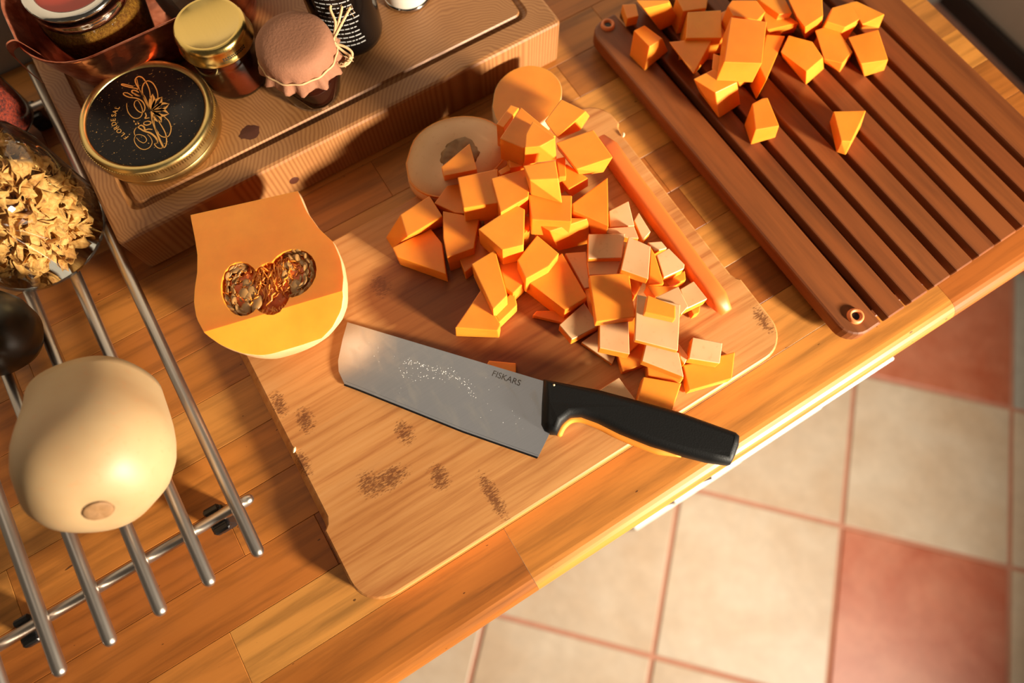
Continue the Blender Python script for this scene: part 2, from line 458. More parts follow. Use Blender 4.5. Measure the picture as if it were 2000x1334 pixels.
# tile grid found in the photograph: size, angle, offset on the floor plane
TS = 0.2420 * (CAM_H - FLOOR_Z); TA = -0.79062
TOX, TOY = 0.46275 * (CAM_H - FLOOR_Z), 0.14355 * (CAM_H - FLOOR_Z)
TERRA = {(0, 1), (0, -1)} ; GREY = {(1, 1)}
tile_me = {}
for kind, mat in (('cream', M['cream_tile']), ('terra', M['terra_tile']), ('grey', M['grey_tile'])):
    g = 0.0045
    bm = bm_box(g, TS - g, g, TS - g, -0.012, 0, 0.0025, 2)
    me = bpy.data.meshes.new('tile_' + kind); bm.to_mesh(me); bm.free(); me.materials.append(mat); tile_me[kind] = me
ct, st = cos(TA), sin(TA)
for i in range(-6, 6):
    for j in range(-6, 6):
        u, v = TOX + i * TS, TOY + j * TS
        cxm = ct * (u + TS / 2) - st * (v + TS / 2); cym = st * (u + TS / 2) + ct * (v + TS / 2)
        if not (-1.3 < cxm < 1.45 and -1.55 < cym < 0.35): continue
        kind = 'terra' if ((i % 2 == 0 and (i, j) in TERRA) or (i, j) not in TERRA and (i % 2 == 0 and j % 2 == 1 and i != -2)) else 'cream'
        if (i, j) in GREY: kind = 'grey'
        o = bpy.data.objects.new('tile', tile_me[kind]); COL.objects.link(o); o.parent = floor
        o.location = (ct * u - st * v, st * u + ct * v, FLOOR_Z); o.rotation_euler = (0, 0, TA)

wb = obj('wall_back', bm_box(-1.6, 1.70, 0.60, 0.66, FLOOR_Z, 0.9), M['plaster']); tag(wb, 'pale plastered wall behind the worktop', kind='structure')
wr = obj('wall_right', bm_box(1.715, 1.78, -0.4, 0.60, FLOOR_Z, 0.3), M['grey_wall']); tag(wr, 'grey painted wall beyond the worktop end', kind='structure')
tb = obj('baseboard_right', bm_box(1.70, 1.715, -0.4, 0.60, FLOOR_Z - 0.004, FLOOR_Z + 0.05, 0.002), M['dark_trim']); tag(tb, 'dark baseboard along the grey wall', kind='structure')

# ------------------------------------------------------------------ worktop of glued staves
WX0, WX1, WY0, WY1, WT = -0.62, 0.588, -0.034, 0.598, 0.038
worktop = thing('worktop', 'long oiled butcher-block worktop of glued wooden staves with rounded front edge', 'worktop', (0, 0, -WT))
edges_y = [WY0, 0.0155]
while edges_y[-1] < WY1 - 0.03: edges_y.append(edges_y[-1] + 0.0403)
edges_y[-1] = WY1
known = {0: [-0.26, -0.002, 0.395], 1: [-0.43, -0.20, 0.148, 0.44], 2: [-0.36, -0.115, 0.30], 3: [-0.50, -0.17, 0.07, 0.36], 4: [-0.32, -0.10, 0.27], 5: [-0.47, -0.02, 0.262, 0.41]}
rs = random.Random(21)
for r in range(len(edges_y) - 1):
    y0, y1 = edges_y[r], edges_y[r + 1]
    if r in known: cuts = known[r]
    else:
        cuts = []; x = WX0 + rs.uniform(0.08, 0.3)
        while x < WX1 - 0.08: cuts.append(x); x += rs.uniform(0.14, 0.36)
    xs = [WX0] + cuts + [WX1]
    for x0, x1 in zip(xs, xs[1:]):
        g = 0.00012
        cx, cy = (x0 + x1) / 2, (y0 + y1) / 2
        hx, hy = (x1 - x0) / 2 - g, (y1 - y0) / 2 - g
        if r == 0:                        # bullnose along the front
            prof = [(hy, 0), (hy, WT)]
            R = 0.013
            prof += [(-hy + R - R * sin(radians(a)), WT - R + R * cos(radians(a))) for a in range(0, 91, 15)]
            prof += [(-hy, 0.004), (-hy + 0.004, 0)]
            bm = bm_loops([[Vector((-hx, p, q)) for p, q in prof], [Vector((hx, p, q)) for p, q in prof]])
            obj('stave', bm, M['stave'], worktop, (cx, cy, 0), smooth=False)
        else:
            obj('stave', bm_box(-hx, hx, -hy, hy, 0, WT, 0.00025), M['stave'], worktop, (cx, cy, 0))

# ------------------------------------------------------------------ drawer cabinet under the worktop
cab = thing('drawer_cabinet', 'white lacquered drawer cabinet standing under the worktop', 'cabinet', (0.47, 0.25, FLOOR_Z))
obj('carcass', bm_box(-0.30, -0.095, -0.26, 0.33, 0.08, 0.86, 0.001), M['carcass'], cab)
obj('plinth', bm_box(-0.30, -0.095, -0.21, 0.33, 0.0, 0.08), M['carcass'], cab)
for zt, h, yf in ((-0.075, 0.150, -0.0408), (-0.238, 0.310, -0.0530), (-0.560, 0.255, -0.0765)):
    obj('drawer_front', bm_box(-0.30, -0.095, yf - 0.25, yf - 0.25 + 0.019, zt - h - FLOOR_Z, zt - FLOOR_Z, 0.0015, 2), M['white_lacquer'], cab)

# ================================================================== BOARDS
# ---- cutting board
BT = 0.016
BX0, BX1, BY0, BY1 = -0.1105, 0.2555, 0.0165, 0.2785
BCX, BCY = (BX0 + BX1) / 2, (BY0 + BY1) / 2
def bpt(px, py):
    w = W(px, py, BT); return w.x - BCX, w.y - BCY
BOARD_NODES = []
for px, py, rx, ry in ((790, 845, .009, .012), (722, 945, .011, .013), (760, 935, .02, .010), (858, 932, .010, .012), (962, 968, .007, .024), (596, 820, .009, .013), (590, 905, .007, .014), (545, 790, .007, .014), (745, 560, .010, .014), (1225, 840, .010, .012), (1490, 625, .007, .016)):
    BOARD_NODES.append(bpt(px, py) + (rx, ry))
BOARD_DARK = [bpt(880, 640) + (.085, .040), bpt(1040, 690) + (.085, .034), bpt(800, 570) + (.045, .040)]
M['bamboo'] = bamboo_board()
def cutting_board():
    hx, hy = (BX1 - BX0) / 2, (BY1 - BY0) / 2
    r = 0.024; loops = []
    n0 = 9
    def outline(inset, z, cut_l, cut_r):
        pts = rrect(-hx + inset, hx - inset, -hy + inset, hy - inset, r - inset, z, n0)
        # finger recesses let into both short sides
        a, b = -hy + 0.062, hy - 0.030
        ys = [b, b - .003, b - .008, a + .008, a + .003, a]
        def side(s, cut):
            return [Vector((s * (hx - inset - (0 if k in (0, 5) else (0.6 if k in (1, 4) else 1.0) * cut)), y, z)) for k, y in enumerate(ys)]
        L = side(-1, cut_l); Rr = list(reversed(side(1, cut_r)))
        k = n0 + 1
        return pts[:2 * k] + L + pts[2 * k:] + Rr
    loops.append(outline(0.0015, 0.0, 0.0, 0.002))
    loops.append(outline(0.0, 0.0018, 0.0, 0.002))
    loops.append(outline(0.0, BT - 0.0085, 0.0015, 0.003))
    loops.append(outline(0.0, BT - 0.0025, 0.0048, 0.004))
    loops.append(outline(0.0006, BT - 0.0007, 0.0056, 0.0045))
    loops.append(outline(0.0018, BT, 0.0056, 0.0045))
    return bm_loops(loops)
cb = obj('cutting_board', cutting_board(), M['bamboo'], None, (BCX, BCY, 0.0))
tag(cb, 'golden bamboo cutting board with rounded corners and finger recesses, under the chopped squash', 'cutting board')

# ---- thick pine block
TZ = 0.046
PX0, PX1, PY0, PY1 = -0.1435, 0.2550, 0.3425, 0.585
def pine_block():
    hx, hy = (PX1 - PX0) / 2, (PY1 - PY0) / 2
    L = []
    R = lambda ins, z, r: rrect(-hx + ins, hx - ins, -hy + ins, hy - ins, r, z, 5)
    L += [R(0.002, 0, .003), R(0, .002, .004), R(0, TZ - .003, .004), R(.0008, TZ - .0008, .004), R(.003, TZ, .004)]
    g = 0.0185
    L += [R(g, TZ, .010), R(g + .0012, TZ - .0022, .009), R(g + .0035, TZ - .0040, .008), R(g + .0058, TZ - .0022, .006), R(g + .0070, TZ, .005)]
    return bm_loops(L)
pb = thing('pine_block', 'thick end-grain pine block with a juice groove, holding the jars', 'chopping block', ((PX0 + PX1) / 2, (PY0 + PY1) / 2, 0))
obj('block', pine_block(), M['pine'], pb)
for px, py in ((488, 258),):
    w = W(px, py, TZ)
    kb = bm_lathe([(0, 0.0003), (.004, 0.0002), (.0072, 0)], 28)
    for v in kb.verts:
        v.co.x *= 1.25 + .5 * noise.noise(v.co * 260); v.co.y *= 0.85 + .4 * noise.noise(v.co * 220 + Vector((3, 1, 0)))
    obj('knot', kb, M['knot'], pb, (w.x - (PX0 + PX1) / 2, w.y - (PY0 + PY1) / 2, TZ))
kb = bm_lathe([(0, 0.0003), (.003, 0.0002), (.0042, 0)], 16)
w = W(573, 350, 0.022)
obj('knot', kb, M['knot'], pb, (w.x - (PX0 + PX1) / 2, PY0 - (PY0 + PY1) / 2, 0.018), (radians(90), 0, 0))

# ---- slatted bread board
SX, SY, SA, ST = 0.2925, -0.0075, radians(1.1), 0.020
SL = 0.352
sb = thing('slatted_board', 'brown bamboo bread board of parallel slats, lying at the right end of the worktop', 'bread board', (SX, SY, 0), SA)
obj('base_panel', bm_box(0.014, 0.243, 0.006, SL - 0.014, 0.0, 0.0065, 0.001), M['slat'], sb)
for y in (0.012, SL - 0.030):
    obj('cross_rail', bm_box(0.022, 0.236, y, y + 0.018, 0.006, 0.0105), M['slat'], sb)
def rail(x0, x1, left):
    r = 0.016; out = []
    for ins, z in ((.002, 0.0065), (0, .0085), (0, ST - .002), (.0006, ST - .0007), (.002, ST)):
        pts = []
        a0, a1, b0, b1 = x0 + ins, x1 - ins, ins, SL - ins
        cs = [(a1, b1, 0, not left), (a0, b1, 90, left), (a0, b0, 180, left), (a1, b0, 270, not left)]
        for cx, cy, ang, rnd in cs:
            rr = r - ins if rnd else 0.0012
            ox = cx - rr if ang in (0, 270) else cx + rr; oy = cy - rr if ang in (0, 90) else cy + rr
            for i in range(7):
                t = radians(ang + 15 * i); pts.append(Vector((ox + rr * cos(t), oy + rr * sin(t), z)))
        out.append(pts)
    return bm_loops(out)
obj('side_rail', rail(0.0, 0.0298, True), M['slat'], sb)
obj('side_rail', rail(0.2265, 0.257, False), M['slat'], sb)
slat_me = None
for k in range(8):
    x0 = 0.0298 + 0.0064 + k * 0.0238; x1 = x0 + 0.0174
    if slat_me is None:
        bm = bm_box(0, x1 - x0, 0.0, SL, 0.0105, ST, 0.0013, 2)
        slat_me = bpy.data.meshes.new('slat'); bm.to_mesh(slat_me); bm.free(); slat_me.materials.append(M['slat'])
    o = bpy.data.objects.new('slat', slat_me); COL.objects.link(o); o.parent = sb; o.location = (x0, 0, 0)
inv = Matrix.Rotation(-SA, 3, 'Z')
for px, py in ((1670, 618), (1187, 50)):
    w = inv @ (W(px, py, ST) - Vector((SX, SY, 0)))
    g = bm_lathe([(.0030, .0002), (.0036, .0022), (.0048, .0028), (.0060, .0020), (.0064, 0.0)], 28, cap=False)
    gr = obj('grommet', g, M['grommet'], sb, (w.x, w.y, ST), smooth=True)
    obj('hole', bm_lathe([(0, .0006), (.0032, .0006)], 24, cap=False), M['dark_trim'], gr)

# ================================================================== CHOPPED SQUASH
C5 = lambda u, v: (740 + .3374 * u, 110 + .3374 * v)
C6 = lambda u, v: (980 + .3748 * u, 340 + .3748 * v)
C7 = lambda u, v: (1200 + .28 * u, .28 * v)
ID = lambda u, v: (u, v)
GRP_A = 'squash chunks piled on the cutting board'
GRP_B = 'squash pieces with peel on the cutting board'
GRP_C = 'squash chunks on the slatted board'

def chunk(cs, top, zt, h, label, group=GRP_A, bot=None, zb=None, skin_=None, spread=0.0, tilt=None, name='squash_chunk', bev=0.0007):
    """one cut piece: seen face given at height zt, cut square h below it (or to a lower face of its own)"""
    if isinstance(zt, (int, float)): zt = [zt] * len(top)
    T = [W(*cs(*p), z) for p, z in zip(top, zt)]
    zmin = min(zt)
    if bot is not None:
        zb = zmin - h if zb is None else zb
        B = [W(*cs(*p), zb) for p in bot]
    else:
        c = sum(T, Vector()) / len(T)
        B = []
        for p in T:
            d = Vector((p.x - c.x, p.y - c.y, 0))
            q = p + d * spread - Vector((0, 0, h)); B.append(q)
    base = sum(B, Vector()) / len(B)
    org = Vector((base.x, base.y, min(p.z for p in B)))
    if skin_ is None:
        o = obj(name, bm_hull([p - org for p in T + B], bev), M['flesh'], None, org)
    else:
        t = 0.0011
        up = [p + Vector((0, 0, -t)) for p in T]
        o = obj(name, bm_hull([p - org for p in up + B], bev * .6, 1), M['flesh'], None, org)
        obj('peel', bm_hull([p - org for p in T + [q + Vector((0, 0, 0.00005)) for q in up]], 0.0004, 1), M['skin'], o)
    tag(o, label, 'squash piece' if skin_ is None else 'squash peel', group)
    return o

Z0 = BT + 0.0002
A = [
 # cs, top face, ztop, h, label, extras
 (C5, [(125, 915), (293, 808), (368, 925), (165, 1045)], .043, .0265, 'leftmost chunk of the pile, square dark-orange top with a slanting left side', dict(bot=[(40, 1050), (293, 815), (385, 980), (78, 1112)], zb=Z0)),
 (C5, [(78, 1105), (300, 997), (365, 1080), (390, 1262), (105, 1160)], .032, .0157, 'flat wedge-shaped chunk at the lower left of the pile, pointing down', {}),
 (C5, [(370, 895), (580, 935), (550, 1110), (395, 1165), (372, 1050)], .042, .0257, 'five-sided chunk beside the leftmost pair, its lower face catching light', {}),
 (C5, [(320, 850), (395, 748), (465, 738), (500, 880), (588, 915), (440, 905)], .040, .0237, 'pointed chunk lying in front of the round squash end slice', {}),
 (C5, [(360, 640), (525, 503), (568, 655), (378, 692)], .058, .030, 'shaded chunk with a peaked top leaning on the squash end slice', dict(bot=[(380, 742), (525, 560), (575, 700), (460, 712)], zb=.0262)),
 (C5, [(455, 700), (688, 650), (690, 848), (490, 880)], .062, .024, 'square pale-topped chunk on the upper left of the pile', {}),
 (C5, [(650, 705), (880, 642), (866, 812), (705, 905)], .066, .026, 'four-sided chunk with a diagonal half-shadow, right of the square one', {}),
 (C5, [(600, 868), (700, 840), (720, 910), (610, 968)], .036, .0197, 'low dark-orange chunk wedged in the middle under its neighbours', {}),
 (C5, [(575, 1000), (790, 858), (845, 885), (838, 1092), (715, 1122)], .062, .026, 'large pointed chunk at the centre of the pile, aimed left', {}),
 (C5, [(835, 632), (1022, 602), (1040, 708), (872, 716)], .086, .024, 'topmost stacked cube with bright front face in the pile', dict(bot=[(850, 700), (1030, 690), (1062, 852), (880, 802)], zb=.0632)),
 (C5, [(865, 800), (1118, 805), (1115, 958), (885, 945)], .062, .024, 'bright square chunk carrying the topmost cube', {}),
 (C5, [(883, 950), (1100, 935), (1212, 938), (990, 1012)], .053, .03, 'long chunk with a glowing yellow front face right of centre', dict(bot=[(902, 1050), (1100, 1000), (1226, 1082), (1042, 1127)], zb=.0245)),
 (C5, [(845, 530), (850, 450), (890, 375), (1022, 472), (930, 522)], .094, .026, 'house-shaped chunk standing highest at the back of the pile', dict(bot=[(840, 628), (855, 500), (895, 440), (1030, 600), (940, 612)], zb=.0645)),
 (C5, [(700, 475), (822, 293), (1025, 460), (860, 478), (838, 532)], .083, .026, 'triangular-topped chunk behind the house-shaped one', {}),
 (C5, [(680, 392), (762, 280), (812, 298), (722, 412)], .068, .028, 'small shaded chunk at the very back, touching the round neck slice', {}),
 (C5, [(960, 375), (1055, 248), (1200, 318), (1120, 388), (1032, 470)], .072, .028, 'chunk at the back right with bright right face, before the neck slice', dict(bot=[(975, 400), (1060, 290), (1222, 345), (1168, 428), (1042, 482)], zb=.046)),
 (C5, [(1025, 500), (1240, 425), (1355, 585), (1145, 655)], .074, .03, 'large square chunk at the back right, next to the orange stick', dict(bot=[(1035, 540), (1240, 450), (1300, 672), (1160, 692)], zb=.047)),
 (C5, [(1025, 592), (1078, 580), (1085, 695), (1042, 700)], .060, .024, 'narrow bright sliver of chunk between the house-shaped and large square chunks', {}),
 (C5, [(1040, 700), (1085, 622), (1212, 705), (1098, 770)], .054, .024, 'red-orange chunk with a lit lower edge under the large square one', dict(bot=[(1045, 760), (1085, 660), (1213, 752), (1115, 814)], zb=.033)),
 (C5, [(1120, 852), (1325, 700), (1330, 985), (1125, 892)], .056, .026, 'big triangular chunk at the right of the pile beside the peel pieces', {}),
 (C5, [(740, 550), (835, 530), (850, 632), (758, 645)], .060, .024, 'partly hidden shaded chunk below the triangular-topped one', {}),
 (C5, [(690, 662), (748, 628), (768, 655), (705, 688)], .056, .022, 'tiny visible corner of a chunk above the half-shadowed one', {}),
 (C5, [(840, 920), (880, 930), (872, 1000), (838, 1032)], .040, .0237, 'hidden red-orange chunk glimpsed right of the large pointed one', {}),
 (C5, [(455, 1150), (560, 1030), (682, 1102), (540, 1212), (497, 1252)], .031, .0147, 'low shaded chunk lying under the lower middle of the pile', {}),
 (ID, [(921, 515), (967, 487), (991, 577), (963, 605)], .048, .024, 'upright oblong chunk on the lower edge of the pile', {}),
 (ID, [(968, 484), (1014, 514), (1030, 546), (1002, 573), (986, 560)], .036, .0197, 'shaded chunk tucked right of the upright oblong one', {}),
 (ID, [(1010, 508), (1049, 459), (1092, 495), (1072, 520), (1027, 545)], .052, .026, 'dark-orange arrow-topped chunk above the bright lozenge', {}),
 (ID, [(1026, 546), (1098, 494), (1147, 580), (1104, 606)], .040, .0237, 'bright yellow lozenge-shaped chunk at the lower right of the pile', {}),
 (ID, [(889, 640), (940, 565), (978, 634), (972, 646)], .034, .0177, 'triangular chunk lowest in the pile, just above the knife blade', dict(bot=[(890, 657), (940, 580), (978, 645), (975, 660)], zb=Z0)),
 (ID, [(964, 604), (1004, 567), (1010, 596), (974, 631)], .030, .0137, 'small chunk half under the upright oblong one, right of the lowest triangle', {}),
]
for cs, top, zt, h, lab, kw in A:
    chunk(cs, top, zt, h, lab, GRP_A, **kw)

S = True
Bp = [
 (C6, [(560, 192), (660, 140), (692, 270), (565, 276)], .040, .009, 'brown-skinned peel piece right of the big triangular chunk', S, {}),
 (C6, [(690, 242), (714, 200), (776, 300), (735, 345)], .034, .012, 'narrow peel piece leaning towards the orange stick', S, {}),
 (C6, [(530, 282), (690, 272), (714, 335), (660, 332), (540, 306)], .044, .008, 'thin pale peel strip above the square brown peel piece', S, {}),
 (C6, [(452, 312), (642, 310), (626, 436), (450, 440)], .046, .010, 'square brown peel piece at the top of the peel heap', S, {}),
 (C6, [(662, 325), (776, 376), (764, 546), (622, 496)], .054, .010, 'nearly white upright peel piece in the middle of the heap', S, {}),
 (C6, [(775, 378), (800, 420), (846, 570), (766, 571)], .040, .014, 'orange wedge right of the nearly white peel piece', None, {}),
 (C6, [(760, 356), (832, 350), (862, 386), (800, 402)], .030, .012, 'small brown peel corner against the orange stick', S, {}),
 (C6, [(808, 422), (870, 386), (953, 470), (950, 492), (845, 540)], .040, .011, 'peel piece with a lit orange edge near the orange stick', S, {}),
 (C6, [(850, 548), (955, 502), (960, 552), (872, 582)], .028, .0115, 'low orange piece under the lit-edged peel piece', None, {}),
 (C6, [(445, 442), (622, 446), (600, 522), (455, 526)], .040, .010, 'pale peel strip just above the big flat orange square', S, {}),
 (C6, [(456, 528), (664, 514), (695, 744), (491, 770)], .048, .010, 'big flat orange square turned flesh side up', None, {}),
 (C6, [(664, 530), (738, 560), (692, 642), (670, 612)], .034, .014, 'shaded orange corner right of the big flat square', None, {}),
 (C6, [(330, 412), (440, 404), (462, 588), (430, 596)], .034, .014, 'long brown peel piece left of the big flat square', S, {}),
 (C6, [(430, 600), (465, 594), (492, 762), (462, 752)], .030, .0135, 'thin orange piece under the left edge of the big flat square', None, {}),
 (C6, [(755, 580), (930, 586), (860, 625), (800, 642)], .036, .014, 'shaded piece behind the pale triangular peel', None, {}),
 (C6, [(800, 642), (920, 585), (972, 690), (936, 732)], .050, .008, 'pale triangular peel leaning at the right of the heap', S, {}),
 (C6, [(930, 600), (1000, 558), (1072, 650), (962, 702)], .040, .012, 'pale pink square peel nearest the end of the orange stick', S, {}),
 (C6, [(985, 705), (1036, 684), (1030, 722), (1000, 735)], .026, .0095, 'yellow scrap under the pale pink square peel', None, {}),
 (C6, [(705, 626), (930, 680), (918, 920), (694, 862)], .052, .006, 'largest pale peel square, lying skin up at the front of the heap', S, {}),
 (C6, [(760, 630), (906, 686), (905, 756), (744, 720)], .0605, .008, 'yellow flesh strip lying on the largest pale peel square', None, {}),
 (C6, [(510, 772), (660, 755), (666, 938), (510, 905)], .038, .012, 'pale peel square with a yellow lower rim below the big flat square', S, {}),
 (C6, [(640, 760), (696, 744), (728, 870), (652, 940)], .031, .014, 'orange piece between the two pale front peel squares', None, {}),
 (C6, [(300, 786), (430, 670), (506, 790), (365, 862)], .031, .012, 'peel piece with a lit yellow edge at the left of the heap', S, {}),
 (C6, [(415, 876), (512, 808), (602, 925), (576, 990)], .0215, .0052, 'flat brown peel lying on the board left of the front pieces', S, {}),
 (C6, [(600, 932), (762, 868), (766, 985), (630, 1030)], .025, .0087, 'flat orange piece under the front peel pieces', None, {}),
 (C6, [(756, 870), (922, 930), (948, 1056), (732, 972)], .040, .010, 'peel piece slanting below the largest pale square', S, {}),
 (C6, [(756, 1000), (950, 1058), (930, 1090), (762, 1050)], .028, .0115, 'orange piece peeping from below the slanting peel', None, {}),
 (C6, [(920, 880), (972, 950), (952, 992), (930, 960)], .034, .015, 'narrow piece right of the slanting peel', S, {}),
 (C6, [(738, 1056), (937, 1090), (886, 1236), (704, 1186)], .030, .0135, 'flat orange square touching the top of the knife handle', None, {}),
 (C6, [(500, 1132), (610, 1060), (702, 1182), (600, 1170)], .026, .0095, 'low wedge with brown peel against the knife handle', S, {}),
 (C6, [(945, 996), (1216, 926), (1200, 1066), (976, 1130)], .027, .0105, 'wide yellow piece nearest the board edge, peel on its right side', None, {}),
 (C6, [(996, 850), (1150, 880), (1136, 986), (976, 960)], .039, .0115, 'brown peel square lying on the wide yellow piece', S, {}),
 (ID, [(1040, 616), (1048, 607), (1110, 605), (1113, 620), (1104, 631)], .022, .0055, 'thin orange sliver lying alone left of the peel heap', None, {}),
 (ID, [(949, 714), (955, 704), (1008, 709), (1008, 728), (975, 735)], .0205, .004, 'thin orange scrap showing behind the knife blade', None, {}),
]
for cs, top, zt, h, lab, sk, kw in Bp:
    chunk(cs, top, zt, h, lab, GRP_B, skin_=sk, **kw)

ZS = ST + 0.0002
Cp = [
 ([(135, 212), (210, 175), (335, 268), (245, 326)], .044, 'separate chunk at the left of the group, near the upper grommet', [(105, 388), (190, 300), (376, 356), (210, 496)], ZS),
 ([(380, 292), (600, 268), (690, 262), (590, 440), (552, 515)], .043, 'wedge with a bright right edge beside the leftmost chunk', [(400, 330), (600, 310), (668, 392), (600, 470), (553, 520)], ZS),
 ([(150, 0), (380, 0), (382, 20), (205, 62)], .062, 'chunk with a pale front face cut by the top of the picture', [(215, 60), (400, 60), (456, 150), (320, 213)], ZS),
 ([(430, -20), (655, -20), (642, 56), (480, 78)], .046, 'chunk cut by the picture top, second from the left', None, ZS),
 ([(510, 84), (745, 70), (750, 264), (498, 266)], .046, 'square shaded chunk below the picture top', None, ZS),
 ([(745, 85), (805, 58), (812, 250), (748, 262)], .040, 'narrow chunk between the shaded square and the pale square', None, ZS),
 ([(812, 118), (1065, 150), (1030, 442), (765, 432)], .068, 'large pale square chunk on top of the group', None, .046),
 ([(790, 42), (820, 0), (990, 0), (1055, 82), (1000, 140), (830, 110)], .060, 'rounded chunk resting above the large pale square', None, .034),
 ([(1000, -10), (1190, -10), (1240, 90), (1150, 100)], .056, 'chunk at the picture top right of the rounded one', None, .030),
 ([(1030, 62), (1125, 50), (1285, 160), (1065, 212)], .050, 'flat-topped chunk with a lit front rim in the middle', [(1050, 120), (1130, 90), (1255, 228), (1110, 256)], ZS),
 ([(1210, -10), (1450, -10), (1456, 110), (1330, 192), (1270, 112)], .060, 'tall five-sided chunk reaching the picture top', [(1240, 20), (1440, 30), (1442, 200), (1330, 276), (1280, 180)], ZS),
 ([(1520, 52), (1650, 15), (1716, 132), (1610, 190), (1480, 150)], .050, 'chunk leaning behind the right-hand pair', None, ZS),
 ([(1640, 15), (1690, 8), (1886, 100), (1730, 172)], .050, 'rightmost chunk at the top of the group', [(1650, 60), (1700, 50), (1846, 196), (1722, 202)], ZS),
 ([(1060, 240), (1192, 250), (1060, 562), (1012, 460)], .044, 'thin upright slice beside the large pale square', None, ZS),
 ([(1215, 246), (1380, 290), (1456, 402), (1340, 500), (1160, 362)], .046, 'pentagon chunk right of the middle, lower side lit', [(1220, 300), (1380, 340), (1462, 480), (1336, 592), (1170, 400)], ZS),
 ([(1400, 212), (1530, 166), (1662, 362), (1590, 442), (1462, 412)], .044, 'tilted chunk between the pentagon and the right-hand oblong', [(1410, 260), (1530, 220), (1650, 390), (1570, 506), (1465, 440)], ZS),
 ([(1630, 260), (1840, 206), (1910, 418), (1720, 446)], .046, 'oblong chunk with pale lower end at the right', [(1650, 320), (1830, 270), (1882, 492), (1742, 535)], ZS),
 ([(690, 372), (905, 440), (990, 470), (858, 562), (680, 482)], .044, 'shaded chunk under the large pale square', [(690, 420), (900, 480), (992, 542), (876, 606), (690, 520)], ZS),
 ([(550, 550), (690, 482), (858, 572), (705, 646)], .047, 'cube with bright right face at the front left', [(590, 640), (700, 590), (880, 728), (730, 826)], ZS),
 ([(962, 722), (1030, 686), (1068, 680), (1150, 878), (984, 906)], .045, 'lone chunk on the slats below the group, rounded upper left', [(905, 872), (1020, 760), (1080, 760), (1122, 960), (950, 1010)], ZS),
 ([(1528, 776), (1756, 770), (1652, 988), (1582, 984)], .047, 'lone wedge chunk standing furthest right on the slats', [(1500, 852), (1720, 880), (1612, 1082), (1548, 1062)], ZS),
 ([(55, 30), (150, 25), (170, 110), (90, 130)], .030, 'small shaded chunk beside the upper grommet', None, ZS),
]
for top, zt, lab, bot, zb in Cp:
    chunk(C7, top, zt, zt - zb, lab + ', on slatted board', GRP_C, bot=bot, zb=zb)

# ---- orange stick along the board's right side
p0, p1 = W(1175, 262, .030), W(1424, 604, .030)
d = (p1 - p0); Ls = d.length; org = Vector((p0.x, p0.y, Z0))
def stick():
    L = []
    for k in range(15):
        s = k / 14; e = 0.5 * Ls - abs(s - .5) * Ls
        f = min(1.0, 0.62 + 0.38 * min(1, e / .004))
        hw, hh = .0072 * f, .0072 * f
        wob = .0006 * noise.noise(Vector((s * 6, 0, 0)))
        L.append([Vector((s * Ls, c.x + wob, c.y + .0075)) for c in rrect(-hw, hw, -hh, hh, .0038, 0, 4)])
    return bm_loops(L)
o = obj('vegetable_stick', stick(), M['stick'], None, org, (0, 0, math.atan2(d.y, d.x)), smooth=True)
tag(o, 'long straight orange stick lying along the right side of the cutting board', 'vegetable stick')

# ---- round end slices behind the pile
def disc_piece(name, outline, cs, z0, z1, label, cat, dome=0.0, skin_side='top', loc_tilt=None):
    T = [W(*cs(*p), z1) for p in outline]; c = sum(T, Vector()) / len(T); org = Vector((c.x, c.y, z0))
    n = 40; ring = resample([p - c for p in T] + [T[0] - c], n)[:-1]
    root = thing(name, label, cat, org)
    h = z1 - z0
    fl = bm_loops([[Vector((p.x * .95, p.y * .95, 0)) for p in ring], [Vector((p.x * .985, p.y * .985, h * .25)) for p in ring], [Vector((p.x * .985, p.y * .985, h - .0004)) for p in ring]])
    obj('flesh', fl, M['flesh'], root)
    return root, ring, h
rt, ring, h = disc_piece('squash_end_slice', [(150, 620), (205, 470), (330, 375), (490, 340), (640, 365), (730, 440), (745, 560), (640, 690), (520, 790), (400, 820), (270, 800), (175, 730)], C5, .0165, .034,
    'round squash end slice with brown stem scar, skin side up behind the pile', 'squash piece')
loops = []
for f, zz in ((.99, h * .2), (1.0, h * .5), (.985, h * .85), (.93, h * 1.08), (.80, h * 1.27), (.6, h * 1.40), (.35, h * 1.42), (.18, h * 1.33), (.05, h * 1.30)):
    loops.append([Vector((p.x * f, p.y * f, zz)) for p in ring])
obj('skin', bm_loops(loops, True), M['skin'], rt, smooth=True)
sc = bm_lathe([(0, .0012), (.006, .0016), (.010, .0030), (.0125, .0022), (.0145, .0)], 26)
for v in sc.verts: v.co += Vector((0, 0, .0026 * noise.noise(v.co * 330))); v.co.x *= 1.25 + .3 * noise.noise(v.co * 150)
w = W(*C5(455, 490), .060)
obj('stem_scar', sc, M['scar'], rt, (w.x - rt.location.x, w.y - rt.location.y, h * 1.36), (0, 0, .4), smooth=True)

rt, ring, h = disc_piece('squash_neck_slice', [(655, 290), (680, 170), (760, 85), (870, 50), (980, 75), (1050, 150), (1055, 245), (1000, 330), (900, 400), (780, 420), (690, 380)], C5, .0002, .036,
    'round squash neck slice, cut side up at the foot of the pine block', 'squash piece')
obj('skin', bm_loops([[Vector((p.x * .97, p.y * .97, .0002)) for p in ring], [Vector((p.x * 1.0, p.y * 1.0, h * .3)) for p in ring], [Vector((p.x * 1.0, p.y * 1.0, h - .001)) for p in ring], [Vector((p.x * .96, p.y * .96, h - .001)) for p in ring]], False), M['skin'], rt, smooth=True)

